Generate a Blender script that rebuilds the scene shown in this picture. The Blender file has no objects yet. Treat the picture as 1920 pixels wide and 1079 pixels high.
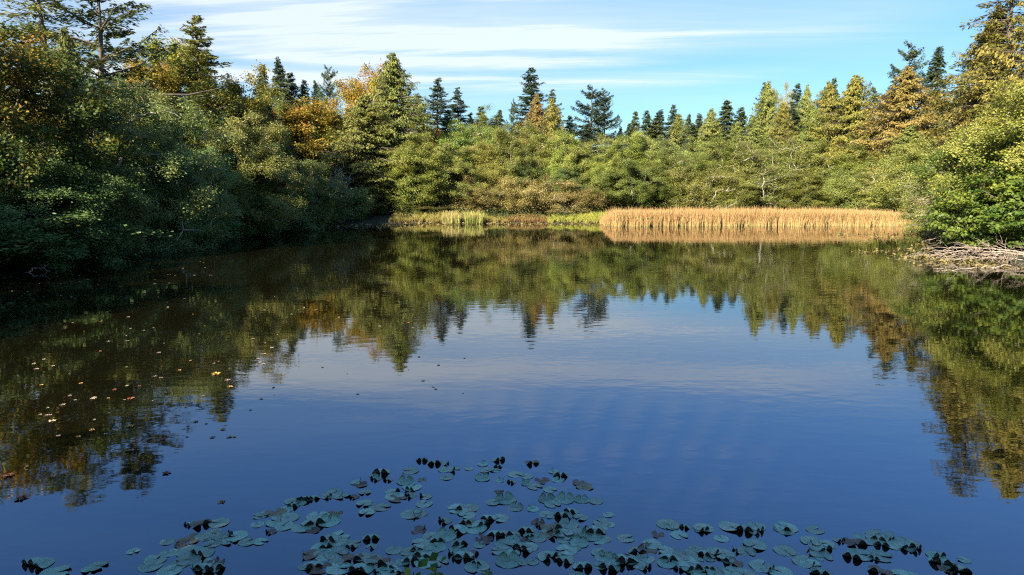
import bpy, math, random
import numpy as np
from mathutils import Vector

scene = bpy.context.scene
COL = scene.collection
R = math.radians

# ------------------------------------------------------------------ camera, light, world
CAM_H, PITCH, FPX = 4.6, R(8.44), 1280.0       # metres, radians, focal length in pixels of a 1920 px wide frame
cam_d = bpy.data.cameras.new("camera")
cam_d.sensor_width = 36.0
cam_d.lens = 24.0
cam_d.clip_start = 0.1
cam_d.clip_end = 5000
cam = bpy.data.objects.new("camera", cam_d)
COL.objects.link(cam)
cam.location = (0, 0, CAM_H)
cam.rotation_euler = (R(90) - PITCH, 0, 0)
scene.camera = cam
scene.view_settings.view_transform = 'Standard'
scene.view_settings.look = 'None'
scene.view_settings.gamma = 1
scene.view_settings.use_curve_mapping = False
scene.view_settings.exposure = 1.9
scene.cycles.max_bounces = 6
scene.cycles.diffuse_bounces = 3
scene.cycles.glossy_bounces = 3
scene.cycles.transmission_bounces = 3
scene.cycles.use_denoising = False
scene.cycles.filter_width = 1.2
scene.cycles.sample_clamp_indirect = 6

SUN_EL = R(29)
SUN_AZ = math.atan2(-0.56, -0.83)              # the sun stands behind the camera, to its left (atan2(x, y))
sun_d = bpy.data.lights.new("sun", 'SUN')
sun_d.energy = 5.0
sun_d.angle = R(0.55)
sun_d.color = (1.0, 0.90, 0.74)
sun = bpy.data.objects.new("sun", sun_d)
COL.objects.link(sun)
to_sun = Vector((math.sin(SUN_AZ) * math.cos(SUN_EL), math.cos(SUN_AZ) * math.cos(SUN_EL), math.sin(SUN_EL)))
sun.rotation_euler = (-to_sun).to_track_quat('-Z', 'Y').to_euler()
sun.location = to_sun * 100


class NT:
    """A short hand for building node trees."""
    def __init__(self, tree):
        self.t = tree
        self.n = tree.nodes
        self.l = tree.links

    def node(self, kind, **kw):
        nd = self.n.new(kind)
        for k, v in kw.items():
            setattr(nd, k, v)
        return nd

    def put(self, sock, v):
        if isinstance(v, bpy.types.NodeSocket):
            self.l.new(v, sock)
        else:
            sock.default_value = v

    def m(self, op, a, b=0.0, c=0.0, clamp=False):
        nd = self.n.new('ShaderNodeMath')
        nd.operation = op
        nd.use_clamp = clamp
        self.put(nd.inputs[0], a)
        self.put(nd.inputs[1], b)
        self.put(nd.inputs[2], c)
        return nd.outputs[0]

    def xyz(self, x, y, z):
        nd = self.n.new('ShaderNodeCombineXYZ')
        for s, v in zip(nd.inputs, (x, y, z)):
            self.put(s, v)
        return nd.outputs[0]

    def noise(self, vec, scale=1.0, detail=4.0, rough=0.55, dist=0.0):
        nd = self.n.new('ShaderNodeTexNoise')
        if vec is not None:
            self.l.new(vec, nd.inputs['Vector'])
        nd.inputs['Scale'].default_value = scale
        nd.inputs['Detail'].default_value = detail
        nd.inputs['Roughness'].default_value = rough
        nd.inputs['Distortion'].default_value = dist
        return nd.outputs['Fac']

    def ramp(self, fac, stops):
        nd = self.n.new('ShaderNodeValToRGB')
        cr = nd.color_ramp
        while len(cr.elements) < len(stops):
            cr.elements.new(0.5)
        for e, (p, c) in zip(cr.elements, stops):
            e.position = p
            e.color = (*c, 1)
        self.put(nd.inputs[0], fac)
        return nd.outputs[0]

    def smooth(self, v, a, b):
        nd = self.n.new('ShaderNodeMapRange')
        nd.interpolation_type = 'SMOOTHSTEP'
        self.put(nd.inputs[0], v)
        nd.inputs[1].default_value = a
        nd.inputs[2].default_value = b
        return nd.outputs[0]

    def mix(self, fac, a, b, mode='MIX'):
        nd = self.n.new('ShaderNodeMix')
        nd.data_type = 'RGBA'
        nd.blend_type = mode
        self.put(nd.inputs[0], fac)
        self.put(nd.inputs[6], a)
        self.put(nd.inputs[7], b)
        return nd.outputs[2]


world = bpy.data.worlds.new("World")
scene.world = world
world.use_nodes = True
w = NT(world.node_tree)
w.n.clear()
sky = w.node('ShaderNodeTexSky', sky_type='NISHITA', sun_disc=False)
sky.sun_elevation = SUN_EL
sky.sun_rotation = SUN_AZ % (2 * math.pi)
sky.altitude = 60
sky.air_density = 1.0
sky.dust_density = 0.6
sky.ozone_density = 1.2
SKY_STRENGTH = 0.0430
tc = w.node('ShaderNodeTexCoord')
sep = w.node('ShaderNodeSeparateXYZ')
w.l.new(tc.outputs['Generated'], sep.inputs[0])
dx, dy, dz = sep.outputs
AZ = w.m('ARCTAN2', dx, dy)                    # azimuth, radians, 0 straight over the far shore
EL = w.m('ARCSINE', w.m('MINIMUM', dz, 1.0))
zz = w.m('ADD', w.m('MAXIMUM', dz, 0.0), 0.06)
U = w.m('DIVIDE', dx, zz)
V = w.m('DIVIDE', dy, zz)
streak = w.noise(w.xyz(w.m('MULTIPLY', U, 0.16), w.m('ADD', V, w.m('MULTIPLY', U, 0.10)), 3.1), 1.15, 6, 0.62, 0.35)
fine = w.noise(w.xyz(w.m('MULTIPLY', U, 0.5), w.m('MULTIPLY', V, 2.2), 9.7), 2.0, 5, 0.6, 0.5)


def band(el0, slope, wid, az0, az1, soft):
    """A streak of cirrus: a soft band of elevation that tilts with azimuth, between two azimuths (degrees)."""
    e = w.m('SUBTRACT', EL, w.m('ADD', w.m('MULTIPLY', AZ, slope), R(el0)))
    e = w.m('DIVIDE', e, R(wid))
    g = w.m('POWER', 2.718, w.m('MULTIPLY', w.m('MULTIPLY', e, e), -1.0))
    a = w.m('MULTIPLY', w.smooth(AZ, R(az0 - soft), R(az0 + soft)), w.m('SUBTRACT', 1.0, w.smooth(AZ, R(az1 - soft), R(az1 + soft))))
    return w.m('MULTIPLY', g, a)


bands = [
    (band(12.0, -0.02, 2.6, -52, 8, 12), 1.15, 0.30),
    (band(12.4, -0.01, 1.3, -22, 30, 8), 1.2, 0.38),
    (band(8.3, 0.01, 0.55, -34, 17, 8), 1.3, 0.32),
    (band(9.8, 0.0, 0.38, -22, 11, 6), 1.1, 0.28),
    (band(6.4, 0.0, 1.2, -60, -5, 15), 0.45, 0.10),
    (band(14.6, 0.0, 1.5, -40, 24, 12), 1.0, 0.28),
    (band(19.0, 0.03, 2.6, -45, -2, 12), 0.75, 0.10),
]
cloud = None
for b, amp, floor_ in bands:
    s = w.m('MULTIPLY', b, w.m('ADD', w.m('MULTIPLY', w.smooth(streak, 0.40, 0.61), amp), floor_))
    cloud = s if cloud is None else w.m('ADD', cloud, s)
cloud = w.m('MULTIPLY', cloud, w.m('ADD', 0.40, w.m('MULTIPLY', fine, 1.15)))
# rippled high cloud, seen only mirrored in the pond
wv = w.m('SINE', w.m('ADD', w.m('MULTIPLY', AZ, 120.0), w.m('ADD', w.m('MULTIPLY', EL, 60.0), w.m('MULTIPLY', fine, 9.0))))
rip = w.m('MULTIPLY', band(21.5, 0.02, 3.2, -6, 20, 7), w.m('MULTIPLY', w.m('ADD', w.m('MULTIPLY', wv, 0.5), 0.6), w.smooth(streak, 0.34, 0.6)))
cloud = w.m('ADD', cloud, w.m('MULTIPLY', rip, 0.55))
veil = w.m('MULTIPLY', w.smooth(streak, 0.42, 0.75), 0.10)
cloud = w.m('ADD', cloud, veil)
cloud = w.m('MULTIPLY', cloud, w.smooth(dz, 0.0, 0.06), clamp=True)
tint_ = w.mix(w.smooth(EL, R(8), R(24)), (0.60, 0.86, 1.02, 1), (0.66, 1.10, 1.72, 1))
skycol = w.mix(1.0, sky.outputs[0], tint_, 'MULTIPLY')
col = w.mix(w.m('MULTIPLY', cloud, 0.74), skycol, (6.6, 7.0, 7.4, 1))
bg = w.node('ShaderNodeBackground')
w.l.new(col, bg.inputs[0])
bg.inputs[1].default_value = SKY_STRENGTH
wo = w.node('ShaderNodeOutputWorld')
w.l.new(bg.outputs[0], wo.inputs[0])

# ------------------------------------------------------------------ projection helpers
CP, SP = math.cos(PITCH), math.sin(PITCH)


def ray(px, py):
    """Direction through a pixel of the 1920 x 1079 photograph, as x and z per metre of ground distance."""
    u, v = (px - 960) / FPX, (539.5 - py) / FPX
    f = CP + v * SP
    return u / f, (-SP + v * CP) / f


def on_water(px, py, z=0.0):
    rx, rz = ray(px, py)
    d = (z - CAM_H) / rz
    return rx * d, d


def at_depth(px, py, d):
    rx, rz = ray(px, py)
    return rx * d, CAM_H + rz * d


# ------------------------------------------------------------------ materials
def new_mat(name):
    m = bpy.data.materials.new(name)
    m.use_nodes = True
    t = NT(m.node_tree)
    t.n.clear()
    out = t.node('ShaderNodeOutputMaterial')
    return m, t, out


def leaf_mat(name, stops, trans=0.28, vary=0.05, rough=0.5, spec=0.25, vval=0.3):
    m, t, out = new_mat(name)
    at = t.node('ShaderNodeAttribute', attribute_name='tint')
    c = t.ramp(at.outputs['Fac'], stops)
    oi = t.node('ShaderNodeObjectInfo')
    hs = t.node('ShaderNodeHueSaturation')
    t.put(hs.inputs['Hue'], t.m('ADD', 0.5, t.m('MULTIPLY', t.m('SUBTRACT', oi.outputs['Random'], 0.5), vary)))
    r2_ = t.m('FRACT', t.m('MULTIPLY', oi.outputs['Random'], 37.0))
    t.put(hs.inputs['Value'], t.m('ADD', 1.0 - vval * .5, t.m('MULTIPLY', r2_, vval)))
    hs.inputs['Saturation'].default_value = 1.0
    t.put(hs.inputs['Color'], c)
    p = t.node('ShaderNodeBsdfPrincipled')
    t.put(p.inputs['Base Color'], hs.outputs[0])
    p.inputs['Roughness'].default_value = rough
    p.inputs['Specular IOR Level'].default_value = spec
    tr = t.node('ShaderNodeBsdfTranslucent')
    t.put(tr.inputs['Color'], hs.outputs[0])
    mx = t.node('ShaderNodeMixShader')
    mx.inputs[0].default_value = trans
    t.l.new(p.outputs[0], mx.inputs[1])
    t.l.new(tr.outputs[0], mx.inputs[2])
    t.l.new(mx.outputs[0], out.inputs[0])
    return m


def bark_mat(name, c1, c2, scale=3.0):
    m, t, out = new_mat(name)
    tcn = t.node('ShaderNodeTexCoord')
    mp = t.node('ShaderNodeMapping')
    mp.inputs['Scale'].default_value = (1, 1, 0.25)
    t.l.new(tcn.outputs['Object'], mp.inputs[0])
    f = t.noise(mp.outputs[0], scale, 6, 0.7)
    c = t.ramp(f, [(0.3, c1), (0.7, c2)])
    p = t.node('ShaderNodeBsdfPrincipled')
    t.put(p.inputs['Base Color'], c)
    p.inputs['Roughness'].default_value = 0.85
    p.inputs['Specular IOR Level'].default_value = 0.2
    bp = t.node('ShaderNodeBump')
    bp.inputs['Strength'].default_value = 0.5
    bp.inputs['Distance'].default_value = 0.03
    t.l.new(f, bp.inputs['Height'])
    t.l.new(bp.outputs[0], p.inputs['Normal'])
    t.l.new(p.outputs[0], out.inputs[0])
    return m


M = {}
M['fir'] = leaf_mat('fir_needles', [(0.0, (0.026, 0.040, 0.012)), (0.6, (0.075, 0.092, 0.027)), (1.0, (0.15, 0.155, 0.052))], 0.12, 0.03, 0.5, 0.25, 0.4)
M['fir_blue'] = leaf_mat('blue_fir_needles', [(0.0, (0.018, 0.034, 0.015)), (0.6, (0.048, 0.072, 0.030)), (1.0, (0.095, 0.120, 0.052))], 0.12, 0.02, 0.5, 0.25, 0.4)
M['cedar'] = leaf_mat('cedar_sprays', [(0.0, (0.050, 0.070, 0.014)), (0.5, (0.140, 0.160, 0.032)), (1.0, (0.25, 0.24, 0.055))], 0.25, 0.03)
M['cedar_gold'] = leaf_mat('gold_cedar_sprays', [(0.0, (0.055, 0.066, 0.012)), (0.45, (0.150, 0.142, 0.026)), (0.85, (0.23, 0.19, 0.036)), (1.0, (0.32, 0.17, 0.035))], 0.25, 0.02)
M['cedar_brown'] = leaf_mat('brown_cedar_sprays', [(0.0, (0.070, 0.068, 0.014)), (0.45, (0.175, 0.135, 0.032)), (1.0, (0.30, 0.19, 0.05))], 0.22, 0.015)
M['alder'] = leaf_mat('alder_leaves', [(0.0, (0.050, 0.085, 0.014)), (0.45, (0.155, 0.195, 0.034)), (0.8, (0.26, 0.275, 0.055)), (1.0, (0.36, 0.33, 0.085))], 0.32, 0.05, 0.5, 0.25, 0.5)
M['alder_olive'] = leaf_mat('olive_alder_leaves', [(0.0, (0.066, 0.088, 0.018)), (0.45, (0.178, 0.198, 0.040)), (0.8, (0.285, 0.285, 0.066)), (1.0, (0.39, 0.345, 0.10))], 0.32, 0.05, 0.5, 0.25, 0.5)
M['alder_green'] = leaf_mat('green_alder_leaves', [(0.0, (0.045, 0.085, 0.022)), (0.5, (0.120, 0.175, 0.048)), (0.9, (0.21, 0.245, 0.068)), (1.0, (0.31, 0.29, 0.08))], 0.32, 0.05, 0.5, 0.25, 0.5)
M['willow'] = leaf_mat('willow_leaves', [(0.0, (0.110, 0.105, 0.026)), (0.5, (0.240, 0.205, 0.056)), (1.0, (0.38, 0.31, 0.11))], 0.32, 0.05, 0.5, 0.25, 0.5)
M['maple_orange'] = leaf_mat('orange_maple_leaves', [(0.0, (0.045, 0.070, 0.010)), (0.42, (0.13, 0.150, 0.020)), (0.65, (0.27, 0.22, 0.026)), (0.88, (0.36, 0.235, 0.03)), (1.0, (0.38, 0.17, 0.028))], 0.34, 0.02)
M['maple_yellow'] = leaf_mat('yellow_maple_leaves', [(0.0, (0.040, 0.068, 0.012)), (0.5, (0.12, 0.150, 0.022)), (0.8, (0.21, 0.205, 0.03)), (1.0, (0.36, 0.23, 0.03))], 0.34, 0.02)
M['maple_green'] = leaf_mat('green_maple_leaves', [(0.0, (0.030, 0.066, 0.012)), (0.45, (0.090, 0.135, 0.020)), (0.8, (0.19, 0.22, 0.028)), (0.95, (0.32, 0.28, 0.035)), (1.0, (0.46, 0.25, 0.03))], 0.34, 0.02)
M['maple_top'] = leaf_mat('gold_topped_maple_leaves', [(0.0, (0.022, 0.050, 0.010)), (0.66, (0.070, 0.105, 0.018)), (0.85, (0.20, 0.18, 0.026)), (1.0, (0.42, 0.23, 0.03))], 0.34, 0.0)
M['bark_pale'] = bark_mat('pale_bark', (0.22, 0.20, 0.165), (0.50, 0.46, 0.40))
M['bark'] = bark_mat('brown_bark', (0.05, 0.038, 0.028), (0.14, 0.11, 0.085))
M['driftwood'] = bark_mat('bleached_wood', (0.16, 0.12, 0.085), (0.42, 0.34, 0.26), 5)
M['dead_grey'] = bark_mat('grey_dead_wood', (0.15, 0.14, 0.13), (0.36, 0.34, 0.32), 5)
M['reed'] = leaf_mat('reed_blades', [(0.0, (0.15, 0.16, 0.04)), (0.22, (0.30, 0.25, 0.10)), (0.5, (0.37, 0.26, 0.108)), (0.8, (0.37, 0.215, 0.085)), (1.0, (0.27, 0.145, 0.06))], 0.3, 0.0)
M['reed_green'] = leaf_mat('green_reed_blades', [(0.0, (0.14, 0.17, 0.035)), (0.5, (0.30, 0.29, 0.08)), (1.0, (0.48, 0.38, 0.15))], 0.3, 0.0)
M['bank_grass'] = leaf_mat('bank_grass_blades', [(0.0, (0.18, 0.08, 0.03)), (0.3, (0.26, 0.17, 0.055)), (0.6, (0.28, 0.26, 0.07)), (1.0, (0.33, 0.34, 0.05))], 0.3, 0.0)
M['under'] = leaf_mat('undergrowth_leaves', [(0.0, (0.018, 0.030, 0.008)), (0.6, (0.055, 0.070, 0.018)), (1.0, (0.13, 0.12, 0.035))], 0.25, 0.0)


def pad_mat(name, c1, c2, rough=0.38, vary=0.06, veins=True):
    m, t, out = new_mat(name)
    tcn = t.node('ShaderNodeTexCoord')
    f = t.noise(tcn.outputs['Object'], 14, 5, 0.65)
    c = t.ramp(f, [(0.3, c1), (0.72, c2)])
    oi = t.node('ShaderNodeObjectInfo')
    hs = t.node('ShaderNodeHueSaturation')
    t.put(hs.inputs['Hue'], t.m('ADD', 0.5, t.m('MULTIPLY', t.m('SUBTRACT', oi.outputs['Random'], 0.5), vary)))
    t.put(hs.inputs['Value'], t.m('ADD', 0.7, t.m('MULTIPLY', oi.outputs['Random'], 0.6)))
    t.put(hs.inputs['Color'], c)
    p = t.node('ShaderNodeBsdfPrincipled')
    t.put(p.inputs['Base Color'], hs.outputs[0])
    p.inputs['Roughness'].default_value = rough
    p.inputs['Specular IOR Level'].default_value = 0.5
    if veins:
        s = t.node('ShaderNodeSeparateXYZ')
        t.l.new(tcn.outputs['Object'], s.inputs[0])
        an = t.m('ARCTAN2', s.outputs[0], s.outputs[1])
        v = t.m('ABSOLUTE', t.m('SINE', t.m('MULTIPLY', an, 11.0)))
        bp = t.node('ShaderNodeBump')
        bp.inputs['Strength'].default_value = 0.5
        bp.inputs['Distance'].default_value = 0.006
        t.l.new(t.m('ADD', v, t.m('MULTIPLY', f, 1.5)), bp.inputs['Height'])
        t.l.new(bp.outputs[0], p.inputs['Normal'])
    t.l.new(p.outputs[0], out.inputs[0])
    return m


M['pad'] = pad_mat('lily_pad_top', (0.22, 0.35, 0.205), (0.33, 0.46, 0.30), 0.36, 0.04)
M['pad_under'] = pad_mat('lily_pad_underside', (0.012, 0.008, 0.004), (0.050, 0.030, 0.014), 0.6, 0.04)
M['pad_brown'] = pad_mat('withered_pad_top', (0.13, 0.085, 0.035), (0.24, 0.17, 0.085), 0.5)
M['pad_yellow'] = pad_mat('yellow_pad_top', (0.12, 0.115, 0.025), (0.27, 0.205, 0.06), 0.4)
M['leaf_orange'] = pad_mat('fallen_orange_leaf', (0.30, 0.12, 0.03), (0.46, 0.23, 0.07), 0.5, 0.06, False)
M['leaf_pale'] = pad_mat('fallen_pale_leaf', (0.26, 0.19, 0.11), (0.44, 0.35, 0.24), 0.5, 0.06, False)
M['shrub_leaf'] = leaf_mat('shoot_leaves', [(0.0, (0.05, 0.10, 0.015)), (0.7, (0.14, 0.20, 0.03)), (1.0, (0.30, 0.33, 0.06))], 0.3, 0.0)
M['straw'] = leaf_mat('dry_straw', [(0.0, (0.30, 0.24, 0.09)), (1.0, (0.52, 0.44, 0.20))], 0.3, 0.0)

# water: dark tannin body under a rippled mirror
m, t, out = new_mat('pond_water')
tcn = t.node('ShaderNodeTexCoord')
mp = t.node('ShaderNodeMapping')
mp.inputs['Scale'].default_value = (0.75, 1.5, 1)
t.l.new(tcn.outputs['Object'], mp.inputs[0])
n1 = t.noise(mp.outputs[0], 2.2, 2, 0.5, 0.3)
n2 = t.noise(mp.outputs[0], 0.55, 2, 0.5, 0.2)
patch = t.smooth(t.noise(tcn.outputs['Object'], 0.07, 3, 0.5), 0.35, 0.7)
h = t.m('MULTIPLY', t.m('ADD', n1, t.m('MULTIPLY', n2, 1.6)), t.m('ADD', 0.35, patch))
bp = t.node('ShaderNodeBump')
bp.inputs['Strength'].default_value = 1.0
bp.inputs['Distance'].default_value = 0.0025
t.l.new(h, bp.inputs['Height'])
p = t.node('ShaderNodeBsdfPrincipled')
p.inputs['Base Color'].default_value = (0.0045, 0.0040, 0.0016, 1)
p.inputs['Roughness'].default_value = 0.025
p.inputs['IOR'].default_value = 2.5
t.l.new(bp.outputs[0], p.inputs['Normal'])
t.l.new(p.outputs[0], out.inputs[0])
M['water'] = m

m, t, out = new_mat('forest_floor')
tcn = t.node('ShaderNodeTexCoord')
f = t.noise(tcn.outputs['Object'], 0.6, 8, 0.7)
c = t.ramp(f, [(0.3, (0.028, 0.022, 0.012)), (0.55, (0.050, 0.048, 0.020)), (0.75, (0.085, 0.075, 0.03))])
p = t.node('ShaderNodeBsdfPrincipled')
t.put(p.inputs['Base Color'], c)
p.inputs['Roughness'].default_value = 0.95
bp = t.node('ShaderNodeBump')
bp.inputs['Distance'].default_value = 0.15
t.l.new(t.noise(tcn.outputs['Object'], 4, 6, 0.7), bp.inputs['Height'])
t.l.new(bp.outputs[0], p.inputs['Normal'])
t.l.new(p.outputs[0], out.inputs[0])
M['ground'] = m


# ------------------------------------------------------------------ mesh helpers
def unit(a):
    return a / np.maximum(np.linalg.norm(a, axis=-1, keepdims=True), 1e-9)


def mesh_from(name, verts, quads, mats, tint=None, mat_idx=None, smooth=False):
    me = bpy.data.meshes.new(name)
    verts = np.asarray(verts, np.float32).reshape(-1, 3)
    quads = np.asarray(quads, np.int32).reshape(-1, 4)
    nq = len(quads)
    me.vertices.add(len(verts))
    me.vertices.foreach_set('co', verts.ravel())
    me.loops.add(nq * 4)
    me.loops.foreach_set('vertex_index', quads.ravel())
    me.polygons.add(nq)
    me.polygons.foreach_set('loop_start', np.arange(0, nq * 4, 4, dtype=np.int32))
    if mat_idx is not None:
        me.polygons.foreach_set('material_index', np.asarray(mat_idx, np.int32))
    me.update(calc_edges=True)
    if smooth:
        me.polygons.foreach_set('use_smooth', np.ones(nq, bool))
    if tint is not None:
        a = me.attributes.new('tint', 'FLOAT', 'FACE')
        a.data.foreach_set('value', np.clip(np.asarray(tint, np.float32), 0, 1))
    for mm in mats:
        me.materials.append(mm)
    return me


def kites(C, D, N, L, W):
    """Leaf blades: one small kite per leaf, centre C, along D, facing N."""
    D = unit(D)
    S = unit(np.cross(N, D))
    L = np.asarray(L)[:, None]
    W = np.asarray(W)[:, None]
    n = len(C)
    v = np.stack([C - D * L * .5, C + S * W * .5 + D * L * .08, C + D * L * .5, C - S * W * .5 + D * L * .08], 1)
    return v.reshape(-1, 3), np.arange(n * 4).reshape(n, 4)


def tubes(P0, P1, r0, r1, k=5):
    P0, P1 = np.asarray(P0, float), np.asarray(P1, float)
    d = unit(P1 - P0)
    ref = np.where(np.abs(d[:, 2:3]) > 0.9, np.array([[1., 0, 0]]), np.array([[0, 0, 1.]]))
    a = unit(np.cross(d, ref))
    b = np.cross(d, a)
    ang = np.arange(k) * 2 * np.pi / k
    ring = a[:, None, :] * np.cos(ang)[None, :, None] + b[:, None, :] * np.sin(ang)[None, :, None]
    v0 = P0[:, None, :] + ring * np.asarray(r0)[:, None, None]
    v1 = P1[:, None, :] + ring * np.asarray(r1)[:, None, None]
    n = len(P0)
    v = np.concatenate([v0, v1], 1).reshape(-1, 3)
    i = np.arange(k)
    j = (i + 1) % k
    f = np.stack([i, j, j + k, i + k], 1)
    q = (np.arange(n) * 2 * k)[:, None, None] + f[None]
    return v, q.reshape(-1, 4)


def polyline_tubes(lines, k=5):
    """lines: list of (points n x 3, radii n)."""
    P0, P1, a, b = [], [], [], []
    for P, r in lines:
        P0.append(P[:-1]); P1.append(P[1:]); a.append(r[:-1]); b.append(r[1:])
    return tubes(np.concatenate(P0), np.concatenate(P1), np.concatenate(a), np.concatenate(b), k)


def link(name, data, parent=None, loc=None):
    o = bpy.data.objects.new(name, data)
    COL.objects.link(o)
    if parent is not None:
        o.parent = parent
    if loc is not None:
        o.location = loc
    return o


def tag(o, label=None, cat=None, group=None, kind=None):
    if label: o['label'] = label
    if cat: o['category'] = cat
    if group: o['group'] = group
    if kind: o['kind'] = kind
    return o


# ------------------------------------------------------------------ terrain and water
SHORE = [on_water(*p) for p in [(-160, 540), (0, 500), (120, 470), (250, 452), (400, 441), (580, 426), (650, 420), (745, 419),
                                (880, 419), (1000, 419), (1120, 419), (1140, 418.5), (1400, 418), (1700, 418), (1790, 424), (1800, 436), (1830, 452), (1915, 500), (1990, 545), (2120, 640)]]
SHORE += [(24, 12), (20, 5.2), (8, 4.6), (0, 4.9), (-7, 4.8), (-14, 5.5), (-21, 9)]
SH = np.array(SHORE)


def shore_sd(X, Y):
    """Signed distance to the shoreline: negative over the pond."""
    P = np.stack([X.ravel(), Y.ravel()], 1)
    best = np.full(len(P), 1e9)
    inside = np.zeros(len(P), bool)
    for i in range(len(SH)):
        a, b = SH[i], SH[(i + 1) % len(SH)]
        ab = b - a
        tt = np.clip(((P - a) @ ab) / (ab @ ab), 0, 1)
        best = np.minimum(best, np.linalg.norm(P - a - tt[:, None] * ab, axis=1))
        c = (a[1] > P[:, 1]) != (b[1] > P[:, 1])
        with np.errstate(divide='ignore', invalid='ignore'):
            xc = a[0] + (P[:, 1] - a[1]) / (b[1] - a[1]) * ab[0]
        inside ^= c & (P[:, 0] < xc)
    return np.where(inside, -best, best).reshape(X.shape)


def ground_z(X, Y):
    X, Y = np.asarray(X, float), np.asarray(Y, float)
    s = shore_sd(X, Y)
    land = 0.18 + 0.9 * (1 - np.exp(-np.maximum(s, 0) / 5.0))
    left = np.clip((-X - 18) / 40, 0, 1) * np.clip(s / 40, 0, 1) * 6.0
    wob = 0.35 * np.sin(X * .23 + 1) * np.sin(Y * .19) + 0.15 * np.sin(X * .71) * np.sin(Y * .63 + 2)
    zl = land + left + wob * np.clip(s / 6, 0, 1)
    zb = -1.5 * (1 - np.exp(s / 4.0)) - 0.05
    k = np.clip(s / 1.2 + 0.5, 0, 1)
    return zl * k + zb * (1 - k)


def gz(x, y):
    return float(ground_z(np.array([x]), np.array([y]))[0])


ax = np.concatenate([[-3000, -1200, -500, -260], np.arange(-150, 150.1, 1.5), [260, 500, 1200, 3000]])
ay = np.concatenate([[-3000, -1000, -300, -120], np.arange(-45, 200.1, 1.5), [260, 500, 1200, 3000]])
GX, GY = np.meshgrid(ax, ay)
GZ = ground_z(GX, GY)
nx, ny = len(ax), len(ay)
idx = np.arange(nx * ny).reshape(ny, nx)
gq = np.stack([idx[:-1, :-1], idx[:-1, 1:], idx[1:, 1:], idx[1:, :-1]], -1).reshape(-1, 4)
g = link('ground', mesh_from('ground', np.stack([GX, GY, GZ], -1).reshape(-1, 3), gq, [M['ground']], smooth=True))
tag(g, kind='structure')
wx = np.linspace(-75, 85, 30)
wy = np.linspace(1, 120, 30)
WX, WY = np.meshgrid(wx, wy)
idx = np.arange(900).reshape(30, 30)
wq = np.stack([idx[:-1, :-1], idx[:-1, 1:], idx[1:, 1:], idx[1:, :-1]], -1).reshape(-1, 4)
wt = link('water', mesh_from('water', np.stack([WX, WY, WX * 0], -1).reshape(-1, 3), wq, [M['water']]))
tag(wt, kind='structure')


# ------------------------------------------------------------------ tree generators: each returns (wood mesh, foliage mesh, height, radius)
def lump(rng, n=7, amp=0.27):
    K = rng.normal(size=(n, 3)) * 2.6
    ph = rng.uniform(0, 6.28, n)
    return lambda d: 1 + amp * np.sin(d @ K.T + ph).sum(-1) / math.sqrt(n) * 1.3


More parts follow.
